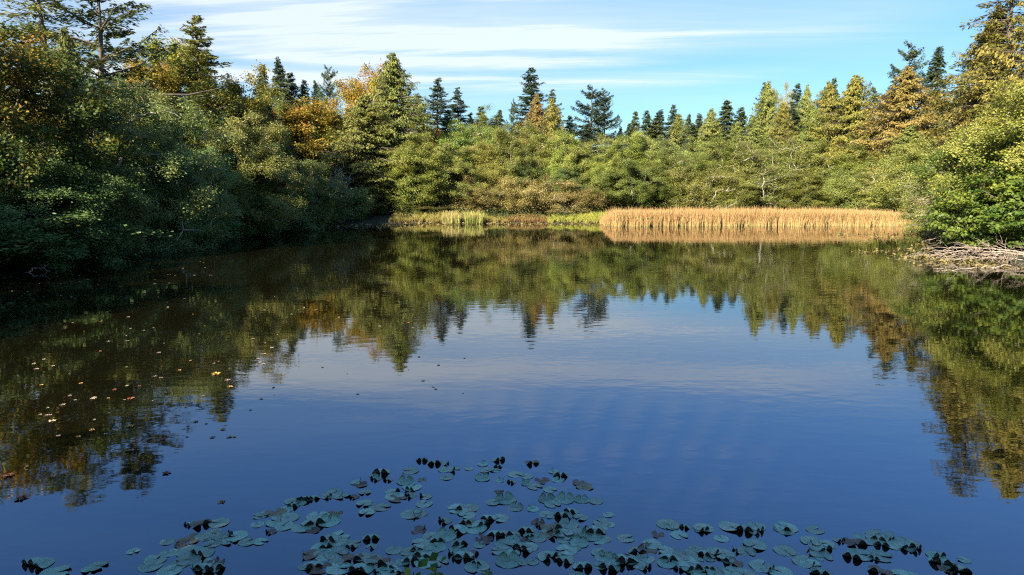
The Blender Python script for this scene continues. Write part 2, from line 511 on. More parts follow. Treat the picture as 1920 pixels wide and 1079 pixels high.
def broadleaf(seed, H=12., Rr=5., zc=0.56, rz=0.46, nclump=300, per=85, leaf=0.17, flat=0.55, clump=0.75, wood='bark_pale', mat='alder',
              stems=1, lean=0.0, top_tint=0.25, shell=0.55, twig=0.012, trunk_r=0.05, maple=False):
    rng = np.random.default_rng(seed)
    f = lump(rng)
    d = unit(rng.normal(size=(nclump * 2, 3)))
    rad = rng.uniform(shell, 1.0, len(d)) ** 0.8
    P = d * (rad * f(d))[:, None] * np.array([Rr, Rr, rz * H]) + np.array([0, 0, zc * H])
    P = P[P[:, 2] > 0.06 * H][:nclump]
    # greedy branching skeleton
    pos, par = [], []
    for s in range(stems):
        ph = rng.uniform(0, 6.28)
        tilt = (0.05 if stems == 1 else rng.uniform(0.15, 0.5))
        n = 9
        top = (0.8 if stems == 1 else rng.uniform(.45, .75)) * H
        base = np.array([math.cos(ph), math.sin(ph), 0]) * (0 if stems == 1 else 0.25)
        wob = np.cumsum(rng.normal(size=(n, 2)) * 0.02 * H, 0)
        for i in range(n):
            tt = i / (n - 1)
            q = base + np.array([math.cos(ph) * tilt * tt * top + wob[i, 0] * tt, math.sin(ph) * tilt * tt * top + wob[i, 1] * tt, tt * top])
            par.append(-1 if i == 0 else len(pos) - 1)
            pos.append(q)
    ntr = len(pos)
    pos = np.array(pos)
    dist = np.min(np.linalg.norm(P[:, None, :] - pos[None], axis=2), 1)
    P = P[np.argsort(dist)]
    cap = ntr + len(P) * 3
    A = np.zeros((cap, 3)); A[:ntr] = pos
    n = ntr
    tips = []
    for q in P:
        dv = q - A[:n]
        cost = np.linalg.norm(dv, axis=1) + 0.9 * np.maximum(0, A[:n, 2] + 0.25 * np.linalg.norm(dv[:, :2], axis=1) - q[2])
        k = int(np.argmin(cost))
        v = q - A[k]
        L = np.linalg.norm(v)
        prev = k
        for tt in (0.36, 0.7):
            A[n] = A[k] + v * tt + np.array([0, 0, -0.10 * L * tt * (1 - tt)]) + rng.normal(size=3) * 0.06 * L
            par.append(prev); prev = n; n += 1
        A[n] = q
        par.append(prev); tips.append(n); n += 1
    A = A[:n]
    par = np.array(par)
    load = np.ones(n)
    for i in range(n - 1, 0, -1):
        if par[i] >= 0:
            load[par[i]] += load[i]
    rads = twig * load ** 0.42
    seg = np.where(par >= 0)[0]
    wv, wq_ = tubes(A[par[seg]], A[seg], rads[par[seg]] * 0.95, rads[seg], 5)
    wood_me = mesh_from('trunk', wv, wq_, [M[wood]], smooth=True)
    # leaves round the tips and along the last twigs
    T = np.array(tips)
    ncl = len(T)
    which = np.repeat(np.arange(ncl), per)
    nl = len(which)
    tt = rng.uniform(0, 1, nl) ** 0.6
    base = A[par[T[which]]] * (1 - tt)[:, None] + A[T[which]] * tt[:, None]
    off = rng.normal(size=(nl, 3)) * clump * 0.55 * np.array([1, 1, flat])
    C = base + off
    outward = unit(C - np.array([0, 0, zc * H * .8]))
    N = unit(np.array([0, 0, .55]) + outward * 0.8 + rng.normal(size=(nl, 3)) * 0.5)
    Dv = unit(rng.normal(size=(nl, 3)) * np.array([1, 1, .45]) + np.array([0, 0, -.35]) + outward * .5)
    Ls = leaf * rng.uniform(0.6, 1.3, nl)
    v, q = kites(C, Dv, N, Ls, Ls * (0.85 if maple else 0.62))
    ct = rng.uniform(0, 1, ncl)[which]
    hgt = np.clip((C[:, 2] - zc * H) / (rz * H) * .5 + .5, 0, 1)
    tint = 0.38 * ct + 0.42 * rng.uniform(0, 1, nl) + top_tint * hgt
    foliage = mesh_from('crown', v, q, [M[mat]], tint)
    return wood_me, foliage, float(np.percentile(C[:, 2], 99.7)), Rr


def conifer(seed, H=24., Rr=4., z0=0.08, spacing=0.5, nper=5, prof=0.75, up=0.45, down=-0.25, sag=0.12, lift=0.3, dens=26, spray=0.42, wid=0.15,
            hang=0.25, cedar=False, mat='fir', wood='bark', gap=0.08, rough=0.35, full=1.7):
    rng = np.random.default_rng(seed)
    lines = []
    n = 14
    tz = np.linspace(0, H, n)
    wob = np.cumsum(rng.normal(size=(n, 2)) * 0.006 * H, 0) * (tz / H)[:, None] * .6
    TP = np.stack([wob[:, 0], wob[:, 1], tz], 1)
    lines.append((TP, 0.014 * H * (1 - tz / H) ** 0.8 + 0.015))
    CC, DD, NN, LL, TT = [], [], [], [], []
    z = z0 * H
    fl = lump(rng, 6, 0.2)
    while z < H * 0.995:
        rel = (H - z) / H
        k = max(2, int(round(nper * (0.6 + 0.4 * min(1, rel * 6)))))
        a0 = rng.uniform(0, 6.28)
        for b in range(k):
            if rng.uniform() < gap:
                continue
            ph = a0 + b * 6.283 / k + rng.normal() * 0.25
            zb = z + rng.uniform(-1.2, 1.2) * spacing
            if zb >= H: continue
            pr = min(1.0, rel * full) ** prof * (1 - 0.2 * max(0, (rel - .75) / .25))
            L = Rr * pr * rng.uniform(1 - rough * 1.3, 1 + rough * .5) * float(fl(np.array([[math.cos(ph), math.sin(ph), zb / Rr * .6]]))[0]) + 0.18
            pit = up * (1 - rel) ** 1.5 + down * rel + rng.normal() * 0.09
            c = np.array([np.interp(zb, tz, TP[:, 0]), np.interp(zb, tz, TP[:, 1]), zb])
            rd = np.array([math.cos(ph), math.sin(ph), 0.])
            lat = np.array([-math.sin(ph), math.cos(ph), 0.])

            def axis(t):
                t = np.asarray(t)[:, None]
                return c + rd * (t * L * math.cos(pit)) + np.array([0, 0, 1.]) * L * (t * math.sin(pit) - sag * t * t + lift * np.maximum(0, t - .55) ** 2)
            tb = np.array([0, .35, .7, .95])
            lines.append((axis(tb), np.array([.016, .012, .008, .003]) * (L + .5)))
            m_ = int(L * dens * (0.7 + 0.3 * rng.uniform())) + 7
            t = rng.uniform(0.06, 1, m_) ** 0.75
            s = rng.uniform(-1, 1, m_)
            hw = (L * 0.30 * np.sqrt(np.maximum(1 - t, 0)) * (0.35 + t) + 0.14)
            P = axis(t) + lat * (s * hw)[:, None] + rd * (np.abs(s) * hw * 0.5)[:, None] - np.array([0, 0, 1.]) * (np.abs(s) * hw * hang + rng.uniform(0, 1, m_) * hang * .5)[:, None]
            P = P + rng.normal(size=P.shape) * 0.06
            if cedar:
                D = np.array([0, 0, -0.9]) + rd * 0.5 + lat * (s * .5)[:, None] + rng.normal(size=P.shape) * 0.4
                N = rd * .9 + np.array([0, 0, .4]) + rng.normal(size=P.shape) * 0.5
            else:
                D = rd * 0.75 + lat * (np.sign(s) * .7)[:, None] + np.array([0, 0, .05 - hang * .5]) + rng.normal(size=P.shape) * 0.35
                N = np.array([0, 0, .8]) + rd * .45 + rng.normal(size=P.shape) * 0.45
            CC.append(P); DD.append(D); NN.append(N)
            LL.append(spray * rng.uniform(.6, 1.25, m_))
            TT.append(np.full(m_, rng.uniform(0, .35)) + 0.25 * t + 0.4 * rng.uniform(0, 1, m_))
        z += spacing * rng.uniform(.7, 1.3) * (0.6 + 0.4 * min(1, rel * 3))
    C, D, N, Ls, Tn = map(np.concatenate, (CC, DD, NN, LL, TT))
    v, q = kites(C, D, N, Ls, Ls * (wid / spray))
    foliage = mesh_from('crown', v, q, [M[mat]], Tn)
    wv, wq_ = polyline_tubes(lines, 5)
    return mesh_from('trunk', wv, wq_, [M[wood]], smooth=True), foliage, H, Rr


PROTO = {}


def proto(kind, *args):
    PROTO.setdefault(kind, []).append(args)


for s in range(3):
    proto('fir', *conifer(100 + s, 24, 4.0, 0.05, 0.42, 6, 0.85, dens=42, rough=.42, gap=.06, spray=.36, wid=.13))
for s in range(2):
    proto('open_fir', *conifer(120 + s, 26, 6.5, 0.12, 1.0, 5, 0.72, up=.7, down=-.12, sag=.08, lift=.7, dens=52, spray=.45, wid=.16, gap=.15, rough=.5, hang=.4))
proto('wispy_fir', *conifer(131, 26, 4.5, 0.1, 0.55, 5, 0.6, up=.5, down=-.3, sag=.2, dens=26, spray=.4, wid=.11, gap=.12, rough=.4, hang=.5))
for s in range(3):
    proto('spire', *conifer(140 + s, 18, 2.6, 0.03, 0.32, 6, 0.85, up=.3, down=-.35, sag=.15, dens=44, rough=.38, hang=.4, spray=.34, wid=.13, full=1.9))
for s in range(3):
    proto('cedar', *conifer(160 + s, 20, 4.2, 0.02, 0.27, 6, 0.88, up=.7, down=-.6, sag=.30, lift=.9, dens=44, spray=.30, wid=.12, hang=.6, cedar=True, mat='cedar', gap=.05, rough=.5, full=2.1))
for s in range(4):
    proto('alder', *broadleaf(200 + s, 12, 4.6, .54, .50, 300, 330, .155, flat=.72, clump=.66, twig=.0085, shell=.72))
for s in range(3):
    proto('maple', *broadleaf(220 + s, 14, 5.2, .56, .47, 300, 230, .20, flat=.62, clump=.85, twig=.009, wood='bark', mat='maple_orange', top_tint=.4, maple=True))
for s in range(3):
    proto('willow', *broadleaf(240 + s, 4.5, 3.0, .50, .52, 360, 190, .095, flat=.9, clump=.42, wood='bark_pale', mat='willow', stems=7, shell=.55, twig=.0075))
for s in range(2):
    proto('bush', *broadleaf(250 + s, 3.5, 2.6, .48, .52, 260, 140, .15, flat=.6, clump=.55, wood='bark', mat='alder_green', stems=4, shell=.4, twig=.005))
proto('broad_bush', *broadleaf(260, 7.5, 4.2, .50, .50, 260, 70, .24, flat=.35, clump=.6, wood='bark', mat='maple_green', stems=3, shell=.55, twig=.010, maple=True, top_tint=.15))
for s in range(2):
    proto('sparse_alder', *broadleaf(270 + s, 12, 4.6, .58, .44, 260, 100, .17, flat=.5, clump=.75, twig=.011))
proto('dead_bush', *broadleaf(280, 4.5, 1.8, .55, .48, 330, 6, .07, flat=.8, clump=.3, wood='dead_grey', mat='willow', stems=5, shell=.2, twig=.010))

_rot = random.Random(5)
NAMES = {'fir': 'fir_tree', 'open_fir': 'fir_tree', 'wispy_fir': 'fir_tree', 'spire': 'spire_fir', 'cedar': 'cedar_tree', 'alder': 'alder_tree',
         'sparse_alder': 'alder_tree', 'maple': 'maple_tree', 'willow': 'willow_shrub', 'bush': 'shore_bush', 'broad_bush': 'maple_bush', 'dead_bush': 'dead_bush'}
CATS = {'fir_tree': 'conifer', 'spire_fir': 'conifer', 'cedar_tree': 'cedar', 'alder_tree': 'alder', 'maple_tree': 'maple', 'willow_shrub': 'shrub',
        'shore_bush': 'shrub', 'maple_bush': 'shrub', 'dead_bush': 'shrub'}
_cnt = {}


def plant(kind, x, y, H, rad, mat, label, group, tilt=0.0, tdir=0.0, var=None):
    ps = PROTO[kind]
    i = _cnt.get(kind, 0)
    _cnt[kind] = i + 1
    wood, fol, H0, R0 = ps[(i if var is None else var) % len(ps)]
    root = link(NAMES[kind], None, loc=(x, y, gz(x, y) - 0.05))
    root.rotation_euler = (tilt * math.cos(tdir + 1.5708) * 1.0, 0, 0)
    ang = _rot.uniform(0, 6.28)
    if tilt:
        q = Vector((math.cos(tdir), math.sin(tdir), 0))
        axis = Vector((0, 0, 1)).cross(q)
        from mathutils import Matrix
        root.rotation_euler = (Matrix.Rotation(tilt, 3, axis) @ Matrix.Rotation(ang, 3, 'Z')).to_euler()
    else:
        root.rotation_euler = (0, 0, ang)
    root.scale = (rad / R0, rad / R0, H / H0)
    tag(root, label, CATS[NAMES[kind]], group)
    link('trunk', wood, root)
    c = link('crown', fol, root)
    if mat and c.data.materials[0] is not M[mat]:
        c.material_slots[0].link = 'OBJECT'
        c.material_slots[0].material = M[mat]
    return root


def tree(kind, px, yt, d, wpx, mat, label, group=None, **kw):
    """A tree whose top stands at pixel (px, yt) at ground distance d; wpx is its crown's width in pixels."""
    x, zt = at_depth(px, yt, d)
    H = zt - gz(x, d)
    wf = {'fir': 1.35, 'spire': 1.3, 'cedar': 1.25, 'open_fir': 1.3, 'wispy_fir': 1.2}.get(kind, 1.12)
    plant(kind, x, d, H, wf * wpx / 2 / FPX * d, mat, label, group, **kw)


GA = 'alders along the far shore'
GS = 'slim conifers on the low skyline'
GL = 'alders on the shaded bank'
GW = 'willow shrubs along the far shore'
TREES = [
    # shaded bank
    ('maple', -20, 22, 41, 260, 'maple_top', 'big maple with golden top and dark green skirts on the shaded bank', None),
    ('wispy_fir', 75, -80, 52, 220, 'cedar', 'thin wispy conifer with sparse branches behind the golden topped maple', None),
    ('open_fir', 165, -95, 63, 230, 'fir', 'tall dark fir with long boughs reaching out over the shaded bank', None),
    ('cedar', 112, 48, 47, 95, 'cedar', 'yellow green cedar between the golden topped maple and the tall dark fir', None),
    ('fir', 218, 165, 62, 130, 'fir_blue', 'squat blue green fir below the boughs of the tall dark fir', None),
    ('alder', 165, 150, 47, 240, 'alder_green', 'big spreading alder on the shaded bank with pale sunlit leaves on its top', GL),
    ('alder', 50, 245, 41, 230, 'alder_green', 'dark alder hanging over the water below the golden topped maple', GL),
    ('alder', 262, 225, 53, 150, 'alder_green', 'dark alder drooping over the water next to the big spreading alder', GL),
    ('maple', 268, 112, 74, 110, 'maple_orange', 'orange maple just beside the dark fir boughs on the left bank', None),
    ('maple', 315, 82, 82, 130, 'maple_green', 'round green maple under the pointed fir of the left bank', None),
    ('fir', 365, 28, 75, 120, 'cedar', 'pointed conifer standing highest against the sky among the left bank maples', None),
    ('maple', 418, 132, 74, 140, 'maple_yellow', 'yellow green maple sloping down beside the pointed conifer', None),
    ('maple', 455, 185, 80, 80, 'maple_orange', 'small rust orange maple below the yellow green sloping maple', None),
    ('sparse_alder', 343, 205, 61, 100, 'alder', 'slender alder with a pale forked stem and thin sunlit leaves', GL),
    ('alder', 425, 213, 64, 160, 'alder_olive', 'pale gold alder catching the sun above the dark bank', GL),
    ('alder', 335, 275, 58, 140, 'alder_green', 'dark alder below the slender one with a pale fork', GL),
    ('alder', 415, 318, 65, 150, 'alder_green', 'dark alder below the pale gold sunlit one', GL),
    ('alder', 482, 268, 71, 115, 'alder_green', 'dark alder leaning out midway between the pale gold alder and the orange maple', GL),
    ('alder', 540, 290, 75, 120, 'alder_green', 'last dark alder of the shaded bank before the big cedar', GL),
    ('bush', 576, 335, 76, 85, 'alder', 'bright round bush catching sun at the end of the dark bank', None),
    ('alder', 478, 168, 95, 85, 'alder', 'olive alder behind the rust orange maple, below small firs', None),
    ('fir', 505, 188, 84, 75, 'fir_blue', 'shadowed dark fir in front of the orange maple on the left bank', None),
    ('spire', 493, 121, 130, 42, 'fir_blue', 'first of three dark fir spires on the skyline beside the left bank', None),
    ('spire', 522, 106, 128, 50, 'fir_blue', 'tallest of the three dark fir spires left of the orange maples', None),
    ('spire', 547, 136, 131, 48, 'fir', 'lowest of the three dark fir spires left of the orange maples', None),
    ('spire', 570, 150, 133, 40, 'fir', 'little fir between the three spires and the bare stemmed fir', None),
    ('spire', 592, 150, 126, 40, 'fir_blue', 'fir leaning against the bare stemmed fir above the orange maple', None),
    ('open_fir', 617, 122, 122, 62, 'fir_blue', 'flat topped fir with bare stem rising behind the orange maple', None),
    ('maple', 590, 198, 102, 175, 'maple_orange', 'wide orange maple glowing in the sun near the big cedar', None),
    ('maple', 683, 125, 107, 105, 'maple_orange', 'tall golden orange maple next to the highest cedar of the far shore', None),
    ('maple', 640, 215, 98, 90, 'maple_yellow', 'yellow maple filling the gap between the wide orange maple and the big cedar', None),
    ('dead_bush', 632, 298, 88, 58, None, 'leafless grey bush at the foot of the big cedar', None),
    ('cedar', 690, 178, 94, 150, 'cedar', 'big bushy green cedar whose skirts reach the far shore', None),
    ('cedar', 740, 98, 100, 115, 'cedar', 'highest pointed cedar behind the bushy one', None),
    ('fir', 785, 175, 112, 60, 'fir', 'dark fir touching the highest pointed cedar', None),
    ('fir', 818, 147, 113, 75, 'fir_blue', 'ragged dark fir with two leaders beside the highest cedar', None),
    ('fir', 862, 163, 119, 62, 'fir_blue', 'dark fir at the end of the tall left group, next to open sky', None),
    ('fir', 838, 205, 110, 60, 'fir_blue', 'low dark fir between the ragged fir and the open sky fir', None),
    ('maple', 803, 240, 104, 52, 'maple_orange', 'small rusty maple below the ragged dark fir', None),
    ('bush', 605, 345, 82, 95, 'alder_green', 'dark bush at the waterline below the wide orange maple', None),
    ('bush', 655, 352, 87, 80, 'alder_green', 'dark bush at the waterline below the leafless grey bush', None),
    ('bush', 540, 375, 73, 110, 'alder_green', 'low dark bush dipping into the water beside the bright round bush', None),
    ('bush', 440, 380, 66, 130, 'alder_green', 'low dark bush dipping into the water below the pale gold alder', None),
    ('bush', 340, 385, 59, 130, 'alder_green', 'low dark bush overhanging water below the slender forked alder', None),
    ('bush', 235, 395, 53, 150, 'alder_green', 'low dark bush overhanging water beyond the bleached snag', None),
    ('bush', 110, 395, 50, 200, 'alder_green', 'low dark bush overhanging water behind the bleached snag', None),
    ('bush', -5, 395, 40, 300, 'alder_green', 'low dark bush dipping into the water at the very edge of the picture', None),
    # far shore, centre
    ('alder', 785, 250, 95, 115, 'alder', 'leafy alder right beside the big bushy cedar', GA),
    ('alder', 765, 300, 92, 90, 'alder', 'low bright alder in front of the bushy cedar', GA),
    ('alder', 835, 285, 95, 90, 'alder_olive', 'olive alder behind the brown willow with pale stems', GA),
    ('alder', 872, 235, 103, 100, 'alder', 'alder below the fir that stands next to open sky', GA),
    ('alder', 918, 228, 108, 90, 'alder', 'alder below the two small fir tips left of the tallest far fir', GA),
    ('alder', 905, 290, 96, 90, 'alder_olive', 'lower alder in front of the alder under the small fir tips', GA),
    ('alder', 962, 250, 101, 95, 'alder_olive', 'alder below the tallest far fir, on its left', GA),
    ('alder', 1012, 252, 100, 100, 'alder', 'bright alder below the brown cone shaped cedar', GA),
    ('alder', 990, 285, 96, 80, 'alder_green', 'greener alder tucked among pale ones behind the willow thicket', GA),
    ('alder', 1058, 262, 99, 90, 'alder', 'alder between the two cone cedars and the twin firs', GA),
    ('alder', 1100, 262, 100, 90, 'alder_olive', 'pale alder directly below the twin firs', GA),
    ('alder', 1070, 300, 95, 80, 'alder_green', 'dark green alder below the pale one under the twin firs', GA),
    ('alder', 1135, 268, 98, 85, 'alder', 'alder at the near end of the reeds, below the twin firs', GA),
    ('spire', 905, 199, 132, 48, 'fir', 'small pointed fir tip left of the tallest far fir', None),
    ('spire', 938, 206, 135, 40, 'fir', 'smaller fir tip beside the pointed one, left of the tallest far fir', None),
    ('open_fir', 963, 188, 138, 42, 'fir_blue', 'thin open fir leaning on the tallest far fir', None),
    ('fir', 997, 127, 141, 85, 'fir_blue', 'tallest far fir, dark and ragged with a split top', None),
    ('cedar', 1007, 176, 122, 66, 'cedar_brown', 'brown cone shaped cedar in front of the tallest far fir', None),
    ('fir', 1040, 167, 127, 52, 'fir', 'pointed fir rising behind the green cone cedar', None),
    ('cedar', 1040, 186, 118, 62, 'cedar_gold', 'golden green cone cedar beside the brown one', None),
    ('fir', 1068, 216, 130, 50, 'fir_blue', 'low dark fir between the golden cone cedar and the twin firs', None),
    ('open_fir', 1107, 160, 138, 105, 'fir_blue', 'taller of the twin open firs with wide level branches', None),
    ('open_fir', 1137, 168, 141, 80, 'fir_blue', 'slimmer of the twin open firs, nearer the clear sky', None),
    ('fir', 1100, 232, 128, 66, 'fir_blue', 'dense dark fir at the foot of the twin firs', None),
    ('willow', 772, 365, 94, 105, 'alder', 'yellow green bush on the shore at the foot of the bushy cedar', GW),
    ('willow', 800, 385, 93, 90, 'willow', 'low straw brown willow in front of the yellow green bush', GW),
    ('willow', 842, 330, 96, 85, 'willow', 'brown willow raised on clustered pale stems', GW),
    ('willow', 893, 322, 96, 60, 'willow', 'narrow brown willow with bare grey stems beside dark gap', GW),
    ('willow', 930, 345, 95, 115, 'willow', 'round willow at the start of the brown thicket', GW),
    ('willow', 998, 330, 96, 130, 'willow', 'largest willow in the middle of the brown thicket', GW),
    ('willow', 1065, 345, 95, 115, 'willow', 'willow with pale leaning limbs near the reeds', GW),
    ('willow', 1118, 350, 95, 85, 'willow', 'last willow of the brown thicket, touching the reeds', GW),
    # far shore behind the reeds
    ('alder', 1175, 262, 99, 95, 'alder', 'first alder behind the reeds, under the smallest skyline firs', GA),
    ('alder', 1218, 268, 101, 95, 'alder_olive', 'second alder behind the reeds, under three skyline firs', GA),
    ('alder', 1262, 272, 99, 90, 'alder_green', 'greener alder under the short round cedar behind the reeds', GA),
    ('alder', 1305, 270, 101, 100, 'alder_olive', 'olive alder behind the reeds between two short cedars', GA),
    ('alder', 1350, 266, 100, 100, 'alder', 'alder behind the reeds below a dark broad skyline fir', GA),
    ('sparse_alder', 1395, 260, 97, 120, 'alder_olive', 'airy alder behind the reeds with fan of pale bare limbs', GA),
    ('alder', 1440, 258, 102, 100, 'alder_olive', 'olive alder below the first tall cedar behind the reeds', GA),
    ('sparse_alder', 1500, 238, 100, 110, 'alder_olive', 'tall thin alder with an upright white trunk behind the reeds', GA),
    ('alder', 1545, 258, 101, 100, 'alder', 'alder below the gold cedar behind the reeds', GA),
    ('alder', 1600, 262, 99, 110, 'alder', 'alder below the broad bright cedar behind the reeds', GA),
    ('alder', 1655, 275, 97, 100, 'alder_olive', 'alder at the foot of the rust brown cedar', GA),
    ('alder', 1185, 310, 93, 100, 'alder_olive', 'low front alder at the near end of the reed bed', GA),
    ('alder', 1250, 305, 93, 100, 'alder', 'low front alder behind the thickest reddish reeds', GA),
    ('willow', 1310, 315, 93, 110, 'alder_olive', 'soft grey olive willow leaning over the middle of the reeds', GW),
    ('alder', 1375, 312, 92, 90, 'alder_olive', 'low front alder below the airy one with bare limbs', GA),
    ('sparse_alder', 1440, 300, 92, 100, 'alder_olive', 'low alder with a white stem standing at the reed edge', GA),
    ('alder', 1510, 312, 92, 100, 'alder', 'low front alder below the white trunked tall one', GA),
    ('willow', 1575, 318, 91, 110, 'alder_olive', 'wide olive willow behind the yellower end of the reeds', GW),
    ('sparse_alder', 1630, 305, 90, 100, 'alder_olive', 'low alder with tangled pale twigs below the rust brown cedar', GA),
    ('willow', 1690, 325, 88, 110, 'alder_olive', 'willow where the reed bed ends near the right bank', GW),
    ('spire', 1163, 236, 150, 26, 'fir', 'tiny fir tip just right of the twin firs', GS),
    ('spire', 1190, 209, 152, 34, 'fir', 'narrow skyline fir, first after the tiny tip', GS),
    ('spire', 1213, 207, 150, 38, 'fir_blue', 'dark skyline fir beside the first narrow one', GS),
    ('spire', 1238, 205, 152, 50, 'fir_blue', 'double headed dark skyline fir left of a round cedar', GS),
    ('spire', 1265, 196, 156, 36, 'fir_blue', 'blue fir tip poking up behind a short round cedar', GS),
    ('cedar', 1271, 213, 138, 60, 'cedar', 'short round topped cedar on the low skyline', GS),
    ('spire', 1293, 214, 155, 30, 'fir_blue', 'thin blue fir just after the short round cedar', GS),
    ('spire', 1311, 212, 152, 40, 'fir_blue', 'pale blue fir between the round cedar and the broad cedar', GS),
    ('cedar', 1330, 203, 136, 62, 'cedar', 'broad dark olive cedar midway on the low skyline', GS),
    ('spire', 1364, 187, 146, 56, 'fir', 'tallest fir of the low skyline with ragged sides', GS),
    ('spire', 1391, 201, 144, 52, 'fir', 'open brownish fir after the tallest of the low skyline', GS),
    ('spire', 1412, 215, 135, 50, 'fir_blue', 'dark fir leaning against the first tall cedar', GS),
    ('fir', 1431, 154, 128, 42, 'fir_blue', 'dark fir half hidden by the first tall cedar', None),
    ('cedar', 1447, 152, 123, 66, 'cedar', 'first tall cedar where the skyline steps up', None),
    ('alder', 1470, 160, 134, 46, 'willow', 'peach coloured autumn tree between the first tall cedars', None),
    ('cedar', 1470, 192, 118, 56, 'cedar_gold', 'lower cedar in front of the peach coloured tree', None),
    ('fir', 1496, 156, 128, 52, 'fir_blue', 'dark fir next to the peach coloured tree', None),
    ('cedar', 1513, 158, 122, 52, 'cedar', 'slim open cedar next to the dark fir beside the peach tree', None),
    ('cedar', 1548, 153, 118, 86, 'cedar_gold', 'gold cedar left of the broad bright cedar', None),
    ('spire', 1567, 146, 130, 34, 'fir_blue', 'thin fir tip between the gold cedar and the broad bright one', None),
    ('cedar', 1602, 140, 112, 118, 'cedar_gold', 'broad bright yellow cedar behind the reed bed', None),
    ('fir', 1641, 165, 120, 52, 'fir_blue', 'blue green fir between the broad bright cedar and the rust one', None),
    ('fir', 1672, 150, 114, 70, 'fir', 'olive fir shouldering the rust brown cedar', None),
    ('open_fir', 1707, 77, 106, 100, 'fir_blue', 'tall open crowned fir rising over the rust brown cedar', None),
    ('cedar', 1705, 125, 99, 135, 'cedar_brown', 'rust brown pyramid cedar near the right bank', None),
    ('spire', 1763, 87, 110, 62, 'fir_blue', 'slender fir with tiered branches right of the rust brown cedar', None),
    ('fir', 1752, 170, 106, 80, 'fir', 'dark fir under the slender tiered fir', None),
    ('fir', 1802, 155, 112, 80, 'fir', 'dark green fir between the slender tiered fir and the right bank cedars', None),
    # right bank
    ('cedar', 1715, 235, 92, 120, 'cedar', 'green cedar at the foot of the rust brown one', None),
    ('alder', 1775, 225, 80, 130, 'alder_olive', 'feathery olive alder sloping down toward the reed bed', None),
    ('alder', 1772, 290, 70, 95, 'alder_olive', 'fine twigged alder behind the arching willow', None),
    ('fir', 1838, 62, 70, 110, 'fir_blue', 'dark fir edge showing beside the right bank cedars', None),
    ('cedar', 1868, 8, 64, 150, 'cedar_gold', 'tall gold cedar on the right bank, ragged against the sky', None),
    ('wispy_fir', 1912, -110, 62, 170, 'cedar_gold', 'tall thin crowned conifer with bare stem showing on the right bank', None),
    ('cedar', 1830, 165, 68, 130, 'cedar_gold', 'lower gold cedar in front of the dark fir on the right bank', None),
    ('alder', 1890, 195, 55, 210, 'alder', 'sunlit yellow green alder above the leafy maple bush', None),
    ('cedar', 1985, -90, 58, 190, 'cedar_gold', 'cedar cut off by the picture edge above the brush pile', None),
    ('alder', 1960, 150, 49, 210, 'alder', 'alder cut off by the picture edge beside the leafy maple bush', None),
    ('broad_bush', 1880, 285, 48, 175, 'maple_green', 'leafy green maple bush spilling to the water by the brush pile', None),
    ('broad_bush', 1960, 300, 45, 200, 'maple_green', 'second leafy maple bush at the picture edge behind the brush pile', None),
    # trees that close the gaps of the skyline
    ('fir', 1660, 195, 122, 70, 'fir', 'fir seen between the broad bright cedar and the rust brown one', None),
    ('fir', 1580, 190, 126, 70, 'fir', 'fir filling the notch behind the gold cedar and the broad one', None),
    ('cedar', 1527, 200, 116, 80, 'cedar', 'olive cedar low in the notch left of the gold cedar', None),
    ('fir', 1486, 205, 121, 60, 'fir_blue', 'dark fir low under the dark fir beside the peach coloured tree', None),
    ('cedar', 1420, 225, 120, 70, 'cedar', 'low olive cedar where the small firs meet the first tall cedar', None),
    ('cedar', 1632, 215, 108, 90, 'cedar_gold', 'low gold cedar at the right foot of the broad bright cedar', None),
    ('fir', 1735, 215, 101, 90, 'fir', 'fir darkening the right flank of the rust brown cedar', None),
    ('fir', 1780, 190, 105, 90, 'fir', 'fir under the slender tiered one, toward the right bank', None),
    ('cedar', 1385, 228, 140, 60, 'cedar', 'low olive cedar under the open brownish fir', GS),
    ('spire', 1347, 222, 150, 50, 'fir', 'fir in the notch before the tallest of the low skyline', GS),
    ('spire', 1226, 226, 148, 50, 'fir', 'low fir in the notch of the double headed one', GS),
    ('spire', 1180, 232, 149, 40, 'fir', 'low fir between the tiny tip and the narrow skyline fir', GS),
    ('spire', 1300, 230, 148, 50, 'fir', 'low fir under the thin blue skyline fir', GS),
    ('fir', 925, 222, 128, 60, 'fir', 'low fir between the two small fir tips', None),
    ('fir', 975, 228, 126, 70, 'fir', 'low fir beneath the thin open fir beside the tallest', None),
    ('fir', 880, 212, 124, 50, 'fir', 'low fir at the foot of the dark fir next to open sky', None),
    ('fir', 760, 190, 108, 90, 'fir', 'fir darkening the gap between the pointed cedar and the ragged fir', None),
]
for T_ in TREES:
    kind, px, yt, d, wpx, mat, lab, grp = T_
    kw = {}
    if grp == GA:
        yt, d = yt - (10 if px < 1390 else -8) + _rot.uniform(-12, 8), d + _rot.uniform(-1.5, 3)
    if grp == GL:
        kw = dict(tilt=0.16, tdir=-0.2)
    tree(kind, px, yt, d, wpx, mat, lab, grp, **kw)

# trees beside and behind the camera: they only throw the long shade over the near pond
for kind, x, y, H, rad in [('cedar', -9, -7, 20, 5), ('cedar', -2, -11, 19, 5), ('maple', -13, -8.5, 22, 5), ('maple', -15.5, -8.5, 21, 4.5), ('maple', -7, -11, 19, 7),
                           ('maple', -32, 8, 14, 6), ('fir', -38, 14, 16, 5), ('maple', -40, 22, 12, 6), ('fir', -47, 30, 12, 5), ('maple', -44, 38, 12, 6),
                           ('fir', -55, 44, 14, 5), ('maple', -52, 55, 12, 7), ('maple', -48, 66, 10, 6)]:
    plant(kind, x, y, H, rad, None, 'tree on the bank beside the viewer, out of the picture', 'trees on the viewer side of the pond')


